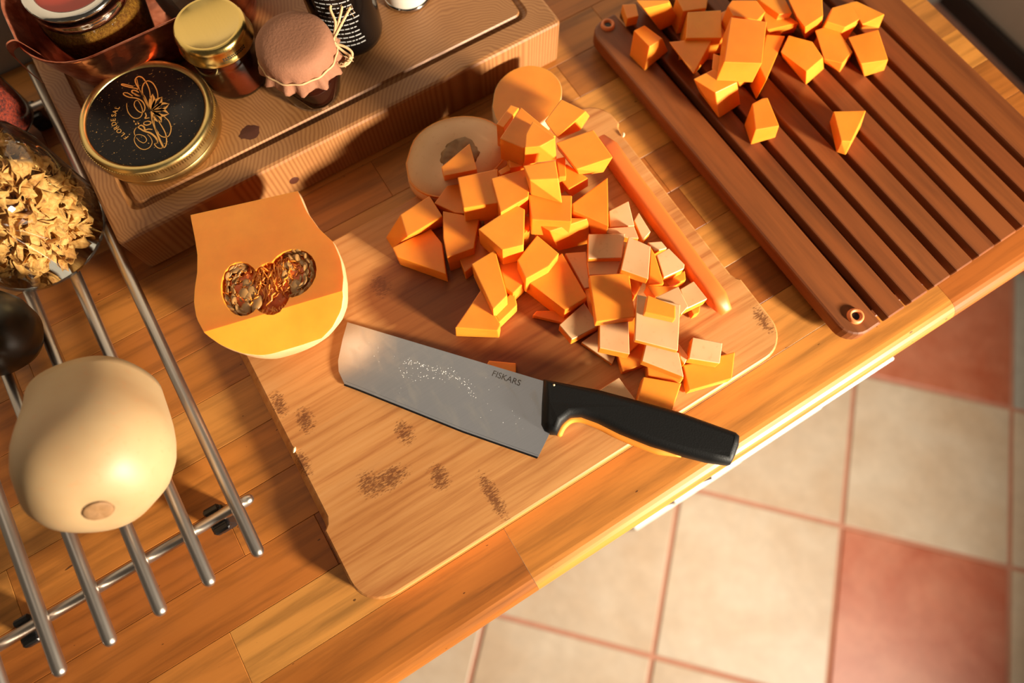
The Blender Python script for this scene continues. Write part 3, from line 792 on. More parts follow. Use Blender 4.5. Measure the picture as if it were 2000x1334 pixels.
# ================================================================== HALF SQUASH WITH SEEDS
HZ = 0.069                                   # height of the cut face
K6 = lambda u, v: (360 + .2623 * u, 360 + .2623 * v)
ax0 = (W(*K6(45, 237), HZ) + W(*K6(840, 42), HZ)) / 2
ax1 = W(*K6(610, 1275), HZ)
adir = Vector((ax1.x - ax0.x, ax1.y - ax0.y, 0)); AL = adir.length; adir.normalize()
alat = Vector((-adir.y, adir.x, 0))          # towards the picture's right
TILT, SLOPE = radians(8), radians(32)        # the cut face leans back, a second cut slopes down at the front
T0 = 0.075
def raw(u, v, z):
    q = W(*K6(u, v), z) - ax0; return Vector((q.dot(adir), q.dot(alat), 0))
z_main = lambda p: HZ + math.tan(TILT) * (p.x - T0)
_a, _b = raw(150, 1105, HZ), raw(1130, 800, HZ)
for _ in range(6): _a, _b = raw(150, 1105, z_main(_a)), raw(1130, 800, z_main(_b))
ln = (_b - _a).normalized(); fn = Vector((ln.y, -ln.x, 0))
if fn.x < 0: fn = -fn
_m = (_a + _b) / 2; Z_M = (z_main(_a) + z_main(_b)) / 2
def z_cut(p):
    return min(z_main(p), Z_M - math.tan(SLOPE) * (p - _m).dot(fn))
def frame3(u, v):
    p = raw(u, v, HZ)
    for _ in range(8):
        p = (p + raw(u, v, z_cut(p))) / 2
    return Vector((p.x, p.y, z_cut(p)))
def frame(u, v):
    p = frame3(u, v); return p.x, p.y
right = [frame(*p) for p in ((840, 42), (905, 200), (1000, 330), (1110, 430), (1165, 560), (1185, 690), (1185, 820), (1165, 930), (1105, 1060), (1030, 1150), (850, 1235), (700, 1268), (640, 1276), (615, 1278))]
left = [frame(*p) for p in ((45, 237), (80, 400), (100, 520), (100, 650), (80, 780), (75, 880), (95, 1000), (150, 1105), (280, 1195), (430, 1255), (540, 1272), (600, 1277))]
def interp(tab, t):
    tab = sorted(tab)
    if t <= tab[0][0]: return abs(tab[0][1])
    for (a, b), (c, d) in zip(tab, tab[1:]):
        if a <= t <= c: return abs(b + (d - b) * (t - a) / max(1e-9, c - a))
    return None
half = thing('halved_squash', 'halved butternut squash, cut face up showing seeds and stringy pulp', 'squash', (ax0.x, ax0.y, 0), math.atan2(adir.y, adir.x))
def half_body():
    loops = []; ND = 0.010; n = 44
    TE = max(p[0] for p in right + left) * 1.002
    TB = (right[0][0] + left[0][0]) / 2
    ts = [TB + (TE - TB) * sin(pi / 2 * k / 36) for k in range(36)] + [TE * .9995]
    for t in ts:
        b = interp(right, t); a = interp(left, t)
        if b is None: b = 0.001
        if a is None: a = 0.001
        f = .6 * min(1, (TE - t) / .02)
        a2, b2 = sqrt(a * a + ND * ND * f), sqrt(b * b + ND * ND * f)
        zc = HZ + math.tan(TILT) * min(0.0, t - T0) - ND * .6
        vr = min((a2 + b2) / 2, zc - (BT + .0004))
        lp = []
        for k in range(n):
            th = 2 * pi * k / n
            y = (b2 if cos(th) > 0 else a2) * cos(th)
            lp.append(Vector((t, y, zc + vr * sin(th))))
        loops.append(lp)
    return bm_loops(loops)
bm = half_body()
for f in bm.faces:
    f.material_index = 1
    f.smooth = True
bm.faces.ensure_lookup_table()
for f in bm.faces:
    if len(f.verts) > 4 and f.calc_center_median().x < .01: f.material_index = 0; f.smooth = False
bmesh.ops.recalc_face_normals(bm, faces=bm.faces)
body = obj('body', bm, [M['flesh'], M['skin']], half)
# hollow out the seed cavity
def ellipsoid(c, r, rz, sub=3, shear=0.0):
    bm = bmesh.new(); bmesh.ops.create_icosphere(bm, subdivisions=sub, radius=1.0)
    m = Matrix.Rotation(rz, 3, 'Z')
    for v in bm.verts:
        q = m @ Vector((v.co.x * r[0], v.co.y * r[1], v.co.z * r[2])); q.z += shear * q.x
        v.co = Vector(c) + q
    return bm
def loc6(u, v, z=HZ):
    q = frame3(u, v); return Vector((q.x, q.y, q.z + z - HZ))
CAV = [(loc6(425, 775, HZ), (.0228, .0140, .015), .12), (loc6(800, 660, HZ), (.0200, .0176, .015), -.1), (loc6(640, 770, HZ - .001), (.0215, .0150, .012), 0)]
tmp = []
def slab(co, no):
    """a big block whose lower face is the cutting plane"""
    q = Vector(no).normalized().to_track_quat('Z', 'X').to_matrix()
    b = bm_box(-.3, .3, -.3, .3, 0, .2)
    for v in b.verts: v.co = Vector(co) + q @ v.co
    return b
for co, no in ((Vector((T0, 0, HZ)), Vector((-sin(TILT), 0, cos(TILT)))), (Vector((_m.x, _m.y, Z_M)), fn * sin(SLOPE) + Vector((0, 0, cos(SLOPE))))):
    e = obj('cutter', slab(co, no), M['flesh'], half); tmp.append(e)
    mod = body.modifiers.new('cut', 'BOOLEAN'); mod.operation = 'DIFFERENCE'; mod.object = e; mod.solver = 'EXACT'
for k, (c, r, rz) in enumerate(CAV):
    e = obj('cutter', ellipsoid(c, r, rz, 3, math.tan(TILT)), M['pulp'], half); tmp.append(e)
    mod = body.modifiers.new('cavity', 'BOOLEAN'); mod.operation = 'DIFFERENCE'; mod.object = e; mod.solver = 'EXACT'
dg = bpy.context.evaluated_depsgraph_get(); dg.update()
nm = bpy.data.meshes.new_from_object(body.evaluated_get(dg))
body.modifiers.clear(); body.data = nm
for p in nm.polygons:
    if p.material_index == 0: p.use_smooth = False
for e in tmp: bpy.data.objects.remove(e)
# pulp bed
bm = bmesh.new()
for c, r, rz in CAV:
    b2 = ellipsoid(c - Vector((0, 0, .0075)), (r[0] * .97, r[1] * .97, .0055), rz, 4, math.tan(TILT))
    for v in b2.verts: v.co += Vector((0, 0, .0024 * noise.noise(v.co * 260) + .0012 * noise.noise(v.co * 700)))
    me = bpy.data.meshes.new('t'); b2.to_mesh(me); b2.free(); bm.from_mesh(me); bpy.data.meshes.remove(me)
pulp = obj('pulp', bm, M['pulp'], half, smooth=True)
# stringy fibres
rf = random.Random(5); bm = bmesh.new()
def fibre(a, b, lift, r):
    pts = []
    for k in range(7):
        s = k / 6; p = a.lerp(b, s)
        p = p + Vector((rf.uniform(-.0009, .0009), rf.uniform(-.0009, .0009), lift * sin(pi * s) + rf.uniform(-.0005, .0005))); pts.append(p)
    bm_tube(pts, r, 5, bm, taper=[.4, .8, 1, 1, .9, .7, .3])
for k in range(240):
    u0, v0 = rf.choice([(540, 570), (600, 600), (590, 700), (720, 560), (660, 760), (700, 640), (560, 640), (740, 640)])
    u0 += rf.uniform(-50, 50); v0 += rf.uniform(-60, 60)
    ang = rf.gauss(pi / 2, .5); L = rf.uniform(40, 170)
    fibre(loc6(u0, v0, HZ - rf.uniform(.0005, .005)), loc6(u0 + L * cos(ang) * .8, v0 + L * sin(ang), HZ - rf.uniform(.003, .007)), rf.uniform(0, .002), rf.uniform(.0003, .0008))
for k in range(90):
    u0, v0 = rf.gauss(660, 70), rf.gauss(955, 34)
    fibre(loc6(u0, v0 - 40, HZ - .005), loc6(u0 + rf.uniform(-50, 50), v0 + rf.uniform(10, 60), HZ - .006), .001, rf.uniform(.0003, .0008))
for k in range(170):
    cu, cv = rf.choice([(400, 760), (800, 640)])
    u0, v0 = rf.gauss(cu, 70), rf.gauss(cv, 90)
    fibre(loc6(u0, v0, HZ - .0035), loc6(u0 + rf.uniform(-60, 60), v0 + rf.uniform(-60, 60), HZ - .0045), .002, rf.uniform(.0003, .0006))
fo = obj('pulp_fibres', bm, M['fibre'], half, smooth=True); tag(fo, kind='stuff')
# seeds
def seed_mesh():
    bm = bmesh.new(); bmesh.ops.create_uvsphere(bm, u_segments=12, v_segments=8, radius=1.0)
    for v in bm.verts:
        x = v.co.x; w = 1.0 - .34 * max(0, x) - .18 * max(0, x) ** 3
        v.co = Vector((x * .0062, v.co.y * .0037 * w, v.co.z * .0014))
    me = bpy.data.meshes.new('seed'); bm.to_mesh(me); bm.free()
    for p in me.polygons: p.use_smooth = True
    me.materials.append(M['seed']); return me
SM = seed_mesh(); rsd = random.Random(11)
spots = [(430, 835, 95, 1.25), (470, 755, 60, 1.2), (520, 880, 110, 1.25), (440, 935, 100, 1.2), (830, 770, 80, 1.3), (650, 490, 0, 1.2), (710, 490, 40, 1.1), (460, 840, 90, .9), (400, 620, 150, 1.0), (435, 570, 10, 1.0), (500, 800, 70, 1.0)]
for k in range(19):
    a = radians(95 + k * 9.6); spots.append((425 + 118 * cos(a), 780 - 205 * sin(a), 165 - k * 9 + rsd.uniform(-14, 14), rsd.uniform(.58, .72), 1))
for k in range(14):
    a = radians(105 + k * 13); spots.append((435 + 78 * cos(a), 790 - 160 * sin(a), 150 - k * 9 + rsd.uniform(-18, 18), rsd.uniform(.62, .80), 1))
for k in range(22):
    a = radians(112 - k * 9.6); spots.append((808 + 140 * cos(a), 655 - 165 * sin(a), 15 + 6.5 * k + rsd.uniform(-16, 16), rsd.uniform(.55, .70), 1))
for k in range(15):
    a = radians(112 - k * 14); spots.append((812 + 92 * cos(a), 655 - 115 * sin(a), 25 + 9 * k + rsd.uniform(-18, 18), rsd.uniform(.60, .78), 1))
for k in range(7):
    spots.append((790 + rsd.uniform(-50, 60), 650 + rsd.uniform(-60, 110), 60 + rsd.uniform(-30, 60), rsd.uniform(.7, .95), 1))
spots = [p if len(p) == 5 else p + (0,) for p in spots]
seeds = []
for u, v, a, s, on_edge in spots:
    p = loc6(u, v, HZ - .0022 - rsd.uniform(0, .0016))
    p2 = loc6(u + 30 * cos(radians(a)), v + 30 * sin(radians(a)))
    o = bpy.data.objects.new('seed', SM); COL.objects.link(o); o.parent = half; o.location = p
    o.rotation_euler = (rsd.uniform(.5, 1.1) * rsd.choice((-1, 1)) if on_edge else rsd.uniform(-.3, .3), rsd.uniform(-.35, .35), math.atan2(p2.y - p.y, p2.x - p.x)); o.scale = (s, s, s)

# ================================================================== WHOLE SQUASH ON THE TRIVET
BARZ, BARR = 0.0265, 0.0043
btop = BARZ + BARR
def squash_base():
    prof = [(0, -.0485), (.006, -.0488), (.010, -.0495), (.018, -.0490), (.028, -.0455), (.038, -.038), (.0465, -.026), (.0508, -.011), (.0515, .004), (.0505, .017), (.0492, .029), (.0480, .041), (.0470, .053), (.0466, .0610), (.0450, .0622), (0, .0628)]
    bm = bm_lathe(prof, 56)
    for v in bm.verts:
        a = math.atan2(v.co.y, v.co.x); r = Vector((v.co.x, v.co.y)).length
        k = 1 + .018 * cos(5 * a + .6) * min(1, r / .03) + .03 * noise.noise(v.co * 22)
        v.co.x *= k; v.co.y *= k
    return bm
vec = W(128, 735, .08) - W(224, 1000, .08); vec.normalize(); vec.z = -0.48; vec.normalize()
rotq = vec.to_track_quat('Z', 'Y')
bulb = squash_base()
for v in bulb.verts: v.co *= 0.835
low = min((rotq.to_matrix() @ v.co).z for v in bulb.verts)
ctr = W(190, 893, btop - low); ctr.z = btop - low + .0002
ws = thing('squash_bulb', 'cream-skinned butternut squash bulb with its neck cut off, resting on the steel trivet', 'squash', ctr, rot=rotq.to_euler())
obj('skin', bulb, M['bulb_skin'], ws, smooth=True)
s2 = bm_lathe([(0, -.0490), (.003, -.0498), (.006, -.0500), (.0088, -.0498), (.0100, -.0490)], 28)
for v in s2.verts: v.co = Vector((v.co.x * .80, v.co.y * .80, v.co.z * .853)); v.co.z += .0005 * noise.noise(v.co * 600)
obj('blossom_scar', s2, M['scar'], ws, smooth=True)

# ================================================================== STEEL TRIVET
tv = thing('steel_trivet', 'extendable steel bar trivet of long parallel rods on two cross rods', 'trivet', (-0.2225, 0.32, 0))
def rod(p0, p1, r):
    p0, p1 = Vector(p0), Vector(p1); d = (p1 - p0).normalized()
    pts = [p0, p0 + d * r * .35, p0 + d * r * .9, p1 - d * r * .9, p1 - d * r * .35, p1]
    return bm_tube(pts, r, 20, taper=[.45, .8, 1, 1, .8, .45])
bar_x = [-0.1522, -0.1878, -0.2228, -0.2580, -0.2922, -0.3275]
for x in bar_x:
    obj('rod', rod((x + .2225, .0853 - .32, BARZ), (x + .2225, .560 - .32, BARZ), BARR), M['bar'], tv, smooth=True)
CRZ = BARZ - 2 * BARR + .0003
for y in (0.1262, 0.5260):
    obj('cross_rod', rod((-.3345 + .2225, y - .32, CRZ), (-.1425 + .2225, y - .32, CRZ), BARR * .95), M['bar'], tv, smooth=True)
    for x in (-.1708, -.309):
        f = obj('rubber_foot', bm_box(-.0065, .0065, -.0085, .0085, 0.0002, CRZ - .001, .002, 2), M['rubber'], tv, (x + .2225, y - .32, 0))
        obj('foot_clip', bm_loops([[Vector((-.0045 + k * .009, c.x, c.y)) for c in [Vector((.0066 * cos(radians(a)), .0066 * sin(radians(a)), 0)) for a in range(-40, 221, 20)] + [Vector((.0048 * cos(radians(a)), .0048 * sin(radians(a)), 0)) for a in range(220, -41, -20)]] for k in (0, 1)]).copy() if False else bm_box(-.0060, .0060, -.0105, -.0048, CRZ - .008, CRZ - .0005, .0015, 1), M['rubber'], f)
        obj('foot_clip', bm_box(-.0070, .0050, .0046, .0098, CRZ - .008, CRZ + .0005, .0015, 1), M['rubber'], f)

# ================================================================== KNIFE
kz = lambda px: .0176 + (px - 662) / 778 * .0180
kn_o = W(682, 680, 0.0)
knife = thing('kitchen_knife', 'broad-bladed kitchen knife with black handle and orange grip lining, across the cutting board', 'knife', (kn_o.x, kn_o.y, 0))
KO = Vector((kn_o.x, kn_o.y, 0))
KP = lambda px, py, dz=0.0: W(px, py, kz(px) + dz) - KO
blade_px = [(679, 630), (1066, 746), (1080, 800), (1073, 848), (1051, 893), (905, 842), (800, 800), (700, 760), (673, 750), (662, 726), (661, 705), (664, 690), (670, 662)]
def poly_solid(pts, th):
    return bm_loops([[p + Vector((0, 0, -th / 2)) for p in pts], [p + Vector((0, 0, th / 2)) for p in pts]])
bl = obj('blade', poly_solid([KP(*p) for p in blade_px], .0018), M['blade'], knife)
ed = [(1051, 893), (905, 842), (800, 800), (700, 760), (673, 750)]
ed2 = [(1052.5, 889.5), (907, 838), (802, 795.5), (703, 755.5), (676, 745)]
bm = bmesh.new()
a = [bm.verts.new(KP(*p, .00095)) for p in ed2]; b = [bm.verts.new(KP(*p, -.0002)) for p in [(x - 2, y + 3) for x, y in ed]]; c = [bm.verts.new(KP(*p, -.00095)) for p in ed2]
for i in range(len(ed) - 1):
    bm.faces.new((a[i], a[i + 1], b[i + 1], b[i])); bm.faces.new((c[i], b[i], b[i + 1], c[i + 1]))
obj('cutting_edge', bm, M['edge'], bl)
hp = [(1061, 744), (1168, 764), (1250, 786), (1324, 807), (1432, 846), (1440, 854), (1439, 872), (1432, 892), (1423, 909), (1380, 903), (1333, 891), (1270, 872), (1210, 848), (1168, 827), (1135, 815), (1114, 816), (1098, 829), (1088, 849), (1075, 848), (1063, 842), (1057, 830), (1058, 790)]
def inset(poly, d):
    n = len(poly); out = []
    area = sum(poly[i].x * poly[(i + 1) % n].y - poly[(i + 1) % n].x * poly[i].y for i in range(n)); s = 1 if area > 0 else -1
    for i in range(n):
        e0 = (poly[i] - poly[i - 1]); e1 = (poly[(i + 1) % n] - poly[i])
        n0 = Vector((-e0.y, e0.x, 0)).normalized() * s; n1 = Vector((-e1.y, e1.x, 0)).normalized() * s
        nn = (n0 + n1); nn = nn / max(.6, nn.length) if nn.length > 1e-6 else n0
        nn.normalize(); out.append(poly[i] + nn * d)
    return out
H0 = [KP(*p) for p in hp]
hl = []
for dz, d in ((-.0102, .0052), (-.0098, .0038), (-.0088, .0022), (-.0070, .0009), (-.0045, .0002), (-.002, 0), (.002, 0), (.0045, .0002), (.0070, .0009), (.0088, .0022), (.0098, .0038), (.0102, .0052)):
    hl.append([p + Vector((0, 0, dz)) for p in inset(H0, d)])
hb = bm_loops(hl)
for f in hb.faces: f.smooth = len(f.verts) == 4
obj('handle', hb, M['black'], knife)
gp = resample([KP(*p, -.0035) for p in ((1089, 851), (1099, 832), (1115, 819), (1136, 818), (1168, 830), (1210, 851), (1270, 875), (1330, 892))], 40)
obj('grip_lining', bm_tube(gp, .0030, 10, taper=[.75] + [1] * 36 + [.8, .6, .4, .2]), M['orange_plastic'], knife, smooth=True)
# etched maker's name on the blade, near the spine
tm = text_mesh('FISKARS', .0050)
tm.materials.clear()
c0, c1 = KP(962, 729, .00095), KP(1016, 749, .00095)
tdir = c1 - c0
o = link('maker_mark', tm, M['mark'], bl, (c0 + c1) / 2 + Vector((0, 0, .0001)), (0, -math.atan2(tdir.z, Vector((tdir.x, tdir.y)).length), math.atan2(tdir.y, tdir.x)))
sc_ = Vector((tdir.x, tdir.y)).length / max(1e-6, (max(v.co.x for v in tm.vertices) - min(v.co.x for v in tm.vertices)))
o.scale = (sc_, sc_, 1)
# smear of wet droplets on the blade
rd = random.Random(3); bm = bmesh.new()
path = resample([Vector((x, y, 0)) for x, y in ((790, 705), (825, 715), (870, 725), (905, 745), (925, 775))], 60)
path += resample([Vector((x, y, 0)) for x, y in ((783, 728), (810, 738), (850, 735), (885, 742))], 30)
for p in path:
    for k in range(2):
        x, y = p.x + rd.gauss(0, 4), p.y + rd.gauss(0, 4); r = rd.uniform(.00012, .00034)
        bmesh.ops.create_icosphere(bm, subdivisions=1, radius=r, matrix=Matrix.Translation(KP(x, y, .00095)) @ Matrix.Diagonal((1.3, 1, .45, 1)))
for k in range(60):
    x, y = rd.uniform(700, 1050), 0; y = 640 + (x - 679) * .3 + rd.uniform(15, 100)
    bmesh.ops.create_icosphere(bm, subdivisions=1, radius=rd.uniform(.00012, .0003), matrix=Matrix.Translation(KP(x, y, .00095)) @ Matrix.Diagonal((1, 1, .4, 1)))
o = obj('water_droplets', bm, M['water'], bl, smooth=True); tag(o, kind='stuff')
obj('handle_speck', ellipsoid(KP(1082, 752, .0100), (.0008, .0008, .0004), 0, 2), M['crumb'], knife)

# ================================================================== THINGS ON THE PINE BLOCK
# ---- flat salt tin
tz = TZ + .0225; tc = W(282, 222, tz); TR = .0515
tin = thing('salt_tin', 'flat round gold tin with black printed lid, lying on the pine block', 'tin', (tc.x, tc.y, TZ))
obj('body', bm_lathe([(0, .0002), (TR - .0035, .0002), (TR - .0012, .0014), (TR - .0006, .004), (TR - .0006, .0125)], 96), M['gold'], tin, smooth=True)
lid = obj('lid', bm_lathe([(TR - .0008, .0098), (TR, .0098), (TR + .0003, .0105), (TR, .0112), (TR, .0190), (TR - .0006, .0212), (TR - .0022, .0224), (TR - .0042, .0225), (TR - .0056, .0218), (TR - .0064, .0210), (TR - .0064, .0208), (0, .0208)], 96, cap=False), M['gold'], tin, smooth=True)
for k in range(120):                           # milled rim
    pass
bm = bmesh.new()
for k in range(150):
    a = 2 * pi * k / 150
    m = Matrix.Translation((TR * cos(a), TR * sin(a), .0176)) @ Matrix.Rotation(a, 4, 'Z')
    bmesh.ops.create_cube(bm, size=1.0, matrix=m @ Matrix.Diagonal((.0008, .0010, .0030, 1)))
o = obj('milled_rim', bm, M['gold'], lid); tag(o, kind='stuff')
LZ = .0210
label = obj('lid_label', bm_lathe([(0, LZ), (TR - .0066, LZ)], 96, cap=False), M['label'], lid)
lz = TZ + LZ + .00015
KL = lambda u, v: W(220 + .1349 * u, 130 + .1349 * v, lz) - Vector((tc.x, tc.y, TZ))
strokes = [
 ([(548, 640), (430, 400), (345, 260), (328, 190), (370, 145), (430, 160), (490, 240), (535, 350), (545, 470)], 16),
 ([(350, 180), (375, 290), (430, 400)], 9),
 ([(548, 640), (470, 500), (430, 370), (440, 270), (500, 208), (575, 235), (630, 320), (652, 400), (655, 460)], 15),
 ([(440, 400), (480, 460), (550, 640)], 8),
 ([(556, 645), (572, 780), (625, 930), (690, 1090), (745, 1172), (780, 1100), (765, 970), (690, 830), (590, 690)], 16),
 ([(590, 690), (610, 860), (660, 990), (740, 1160)], 9),
 ([(745, 722), (815, 795), (846, 900), (815, 1000), (745, 1022), (675, 985), (625, 900)], 14),
 ([(740, 1165), (690, 1185), (640, 1165), (605, 1120), (640, 1105), (640, 1060)], 12),
 ([(365, 878), (450, 930), (550, 965), (625, 1030), (648, 1095), (612, 1118)], 24),
 ([(345, 880), (312, 940), (322, 995)], 11),
 ([(365, 878), (410, 850), (455, 875), (470, 915), (520, 905), (575, 912)], 20),
 ([(322, 995), (390, 985), (460, 1010), (492, 1065), (450, 1105), (385, 1075), (345, 1030)], 10),
 ([(330, 1000), (312, 1060), (340, 1130), (400, 1185), (470, 1200), (540, 1165), (572, 1095), (550, 1030), (505, 980)], 11),
 ([(455, 805), (452, 835), (495, 848), (545, 830), (552, 805), (510, 790), (455, 805)], 17),
 ([(332, 822), (340, 842)], 20), ([(368, 815), (380, 835)], 20),
 ([(472, 668), (486, 715), (470, 748), (530, 742)], 18),
 ([(290, 428), (220, 385), (165, 380), (160, 405), (230, 442), (340, 458), (425, 500), (466, 575), (455, 645), (410, 665), (350, 625), (312, 555), (330, 498), (372, 490)], 15),
 ([(372, 495), (410, 560), (432, 640), (415, 715), (360, 750), (290, 735), (230, 670), (205, 590), (205, 530)], 12),
 ([(380, 375), (330, 348), (285, 345), (282, 375), (330, 400), (400, 432)], 18), ([(300, 390), (340, 415), (400, 432)], 14),
 ([(300, 288), (220, 268), (140, 252), (135, 268), (220, 292), (300, 310), (360, 322), (350, 340)], 16),
 ([(305, 780), (315, 805)], 14),
]
bm = bmesh.new()
for pts, w in strokes:
    pp = resample([KL(*p) for p in pts], max(6, 6 * (len(pts) - 1)))
    n = len(pp); ww = [w * .1349 / 2700 * 1.0 * (.55 + .6 * abs(sin(2.6 * k / n + .4))) for k in range(n)]
    bm_ribbon(pp, ww, bm)
for tip, bul in (((580, 395), 26), ((715, 440), 40), ((820, 540), 42), ((815, 685), 42), ((710, 805), 36)):
    c = Vector((562, 640, 0)); t = Vector((tip[0], tip[1], 0)); dd = (t - c); nn = Vector((-dd.y, dd.x, 0)).normalized()
    for s in (-1, 1):
        pts = [c + dd * .05, c + dd * .35 + nn * s * bul * .75, c + dd * .68 + nn * s * bul * .95, t]
        pp = resample([KL(p.x, p.y) for p in pts], 14)
        bm_ribbon(pp, [(.0004 + .0020 * sin(pi * min(1, k / 13 * 1.0)) ** .8) for k in range(15)], bm)
obj('gold_script', bm, M['gold_print'], label)
let = [('F', 545, 765), ('L', 515, 742), ('O', 485, 712), ('R', 460, 685), ('D', 443, 652), ('E', 437, 620), ('S', 441, 583), ('A', 452, 553), ('L', 470, 520)]
LP = [W(120 + .2324 * u, 90 + .2324 * v, lz) - Vector((tc.x, tc.y, TZ)) for _, u, v in let]
for k, (ch, u, v) in enumerate(let):
    dd = LP[min(k + 1, len(LP) - 1)] - LP[max(k - 1, 0)]
    tm = text_mesh(ch, .0052); tm.materials.clear()
    link('letter', tm, M['gold_print'], label, LP[k], (0, 0, math.atan2(dd.y, dd.x)))

# ---- small honey jar with gold lid
hz = TZ + .056; hc = W(405, 45, hz); HR = .0275
hj = thing('honey_jar', 'small amber honey jar with a plain gold screw lid', 'jar', (hc.x, hc.y, TZ))
obj('glass', bm_lathe([(0, .0003), (.0225, .0003), (.0250, .0020), (.0258, .006), (.0262, .030), (.0255, .038), (.0245, .043)], 56, cap=False), M['glass'], hj, smooth=True)
obj('honey', bm_lathe([(0, .0015), (.0222, .0015), (.0244, .0035), (.0250, .030), (.0246, .0365), (0, .0368)], 48), M['honey'], hj, smooth=True)
gl = obj('lid', bm_lathe([(HR - .001, .0410), (HR + .0012, .0410), (HR + .0014, .0418), (HR, .0432), (HR, .0510), (HR - .0008, .0540), (HR - .0028, .0560), (HR - .0046, .0558), (HR - .0056, .0548), (0, .0548)], 64, cap=False), M['gold_lid'], hj, smooth=True)
rp = random.Random(8)
def dashes(R, zs, a0, a1, wmin, wmax, gap, h):
    """rows of print too small to read, wrapped on a cylinder"""
    bm = bmesh.new()
    for z in zs:
        a = a0
        while a < a1:
            w = rp.uniform(wmin, wmax)
            ks = [a + w * i / 2 for i in range(3)]
            lo = [bm.verts.new((R * cos(t), R * sin(t), z)) for t in ks]; hi = [bm.verts.new((R * cos(t), R * sin(t), z + h)) for t in ks]
            for i in range(2): bm.faces.new((lo[i], lo[i + 1], hi[i + 1], hi[i]))
            a += w + gap
    return bm
aa = math.atan2(-hc.y, -hc.x)
obj('batch_print', dashes(HR + .00015, (.0447, .0463), aa - .15, aa + .55, .03, .07, .018, .0011), M['black_print'], gl)

# ---- cloth-covered jam jar
jz = TZ + .060; jc = W(568, 72, jz)
jj = thing('jam_jar', 'dark jam jar with brown fabric cover tied with twine', 'jar', (jc.x, jc.y, TZ))
obj('glass', bm_lathe([(0, .0003), (.0165, .0003), (.0205, .0020), (.0225, .008), (.0262, .022), (.0275, .031), (.0262, .037), (.0240, .041), (.0240, .053), (.0235, .056)], 48, cap=False), M['glass'], jj, smooth=True)
obj('jam', bm_lathe([(0, .0015), (.016, .0015), (.0195, .0035), (.0215, .009), (.0252, .0225), (.0262, .031), (.0250, .0362), (0, .0365)], 40), M['jam'], jj, smooth=True)
def cloth():
    n = 96; loops = []
    prof = [(.002, .0606), (.012, .0606), (.020, .0602), (.0248, .0588), (.0275, .0560), (.0288, .0515), (.0290, .0470), (.0284, .0440), (.0296, .0410), (.0312, .0378), (.0318, .0362)]
    for k, (r, z) in enumerate(prof):
        lp = []
        for i in range(n):
            a = 2 * pi * i / n
            am = max(0, k - 5) * .00040
            rr = r + am * (sin(13 * a + 1.3) + .6 * sin(21 * a)) + .0003 * noise.noise(Vector((cos(a) * 3, sin(a) * 3, k)))
            zz = z + (max(0, k - 7) * .0011) * noise.noise(Vector((cos(a) * 4, sin(a) * 4, 5.5)))
            lp.append(Vector((rr * cos(a), rr * sin(a), zz)))
        loops.append(lp)
    bm = bm_loops(loops, False); bm.faces.new([v for v in bm.verts][:n][::-1])
    bmesh.ops.recalc_face_normals(bm, faces=bm.faces)
    bmesh.ops.solidify(bm, geom=bm.faces[:], thickness=.0005)
    return bm
obj('fabric_cover', cloth(), M['cloth'], jj, smooth=True)
ring_pts = [Vector(((.0292 + .0005 * sin(13 * a + 1.3)) * cos(a), (.0292 + .0005 * sin(13 * a + 1.3)) * sin(a), .0442 + .0006 * sin(3 * a))) for a in [2 * pi * i / 60 for i in range(60)]]
tw = obj('twine', bm_tube(ring_pts, .0008, 6, closed=True), M['twine'], jj, smooth=True)
JP = lambda px, py, z: W(px, py, z + TZ) - Vector((jc.x, jc.y, TZ))
bm = bmesh.new()
for pts in ([(650, 82, .045), (655, 45, .050), (645, 15, .056), (660, -5, .060)], [(650, 82, .045), (662, 40, .050), (668, 5, .056), (655, -15, .060)], [(650, 80, .046), (668, 45, .049), (684, 15, .052)],
            [(650, 84, .045), (675, 92, .043), (688, 105, .040), (680, 124, .038), (662, 128, .037), (653, 110, .039), (650, 84, .045)], [(650, 84, .046), (670, 100, .041), (684, 112, .040), (672, 126, .038)],
            [(650, 84, .045), (640, 70, .047), (646, 96, .043), (655, 82, .046)]):
    bm_tube(resample([JP(*p) for p in pts], 24), .0011, 6, bm)
rw = random.Random(2)
for k in range(36):
    x, y, z = rw.choice([(684, 115, .040), (672, 126, .038), (652, 86, .046), (684, 18, .052), (660, 5, .056)])
    a = JP(x + rw.uniform(-6, 6), y + rw.uniform(-6, 6), z); b = a + Vector((rw.uniform(-.004, .004), rw.uniform(-.004, .004), rw.uniform(-.002, .003)))
    bm_tube([a, a.lerp(b, .5) + Vector((rw.uniform(-.001, .001), rw.uniform(-.001, .001), .001)), b], .00016, 4, bm)
obj('bow', bm, M['twine'], tw, smooth=True)

# ---- dark bottle behind it
bc = W(680, 45, TZ + .03)
bt = thing('dark_bottle', 'black bottle with rows of small white print, behind the jam jar', 'bottle', (bc.x + .004, bc.y + .018, TZ))
obj('body', bm_lathe([(0, .0003), (.022, .0003), (.0262, .003), (.0275, .008), (.0275, .075), (.024, .088), (.014, .098), (.0115, .104), (.0115, .118), (0, .118)], 56), M['black_glass'], bt, smooth=True)
aa = math.atan2(-bt.location.y, -bt.location.x)
obj('label_print', dashes(.0277, [.016 + .0042 * k for k in range(13)], aa - .75, aa + .22, .05, .20, .03, .0011), M['white_print'], bt)

# ---- white can at the picture top
wc = W(792, -28, TZ + .010)
can = thing('white_can', 'small white can with a bright metal foot, at the upper picture edge', 'can', (wc.x, wc.y, TZ))
obj('body', bm_lathe([(0, .004), (.0195, .004), (.0205, .006), (.0205, .060), (.0195, .063), (0, .063)], 48), M['white_can'], can, smooth=True)
obj('foot_rim', bm_lathe([(0, .0002), (.0195, .0002), (.0210, .0012), (.0212, .0035), (.0204, .0048), (.019, .005), (0, .005)], 48), M['chrome'], can, smooth=True)

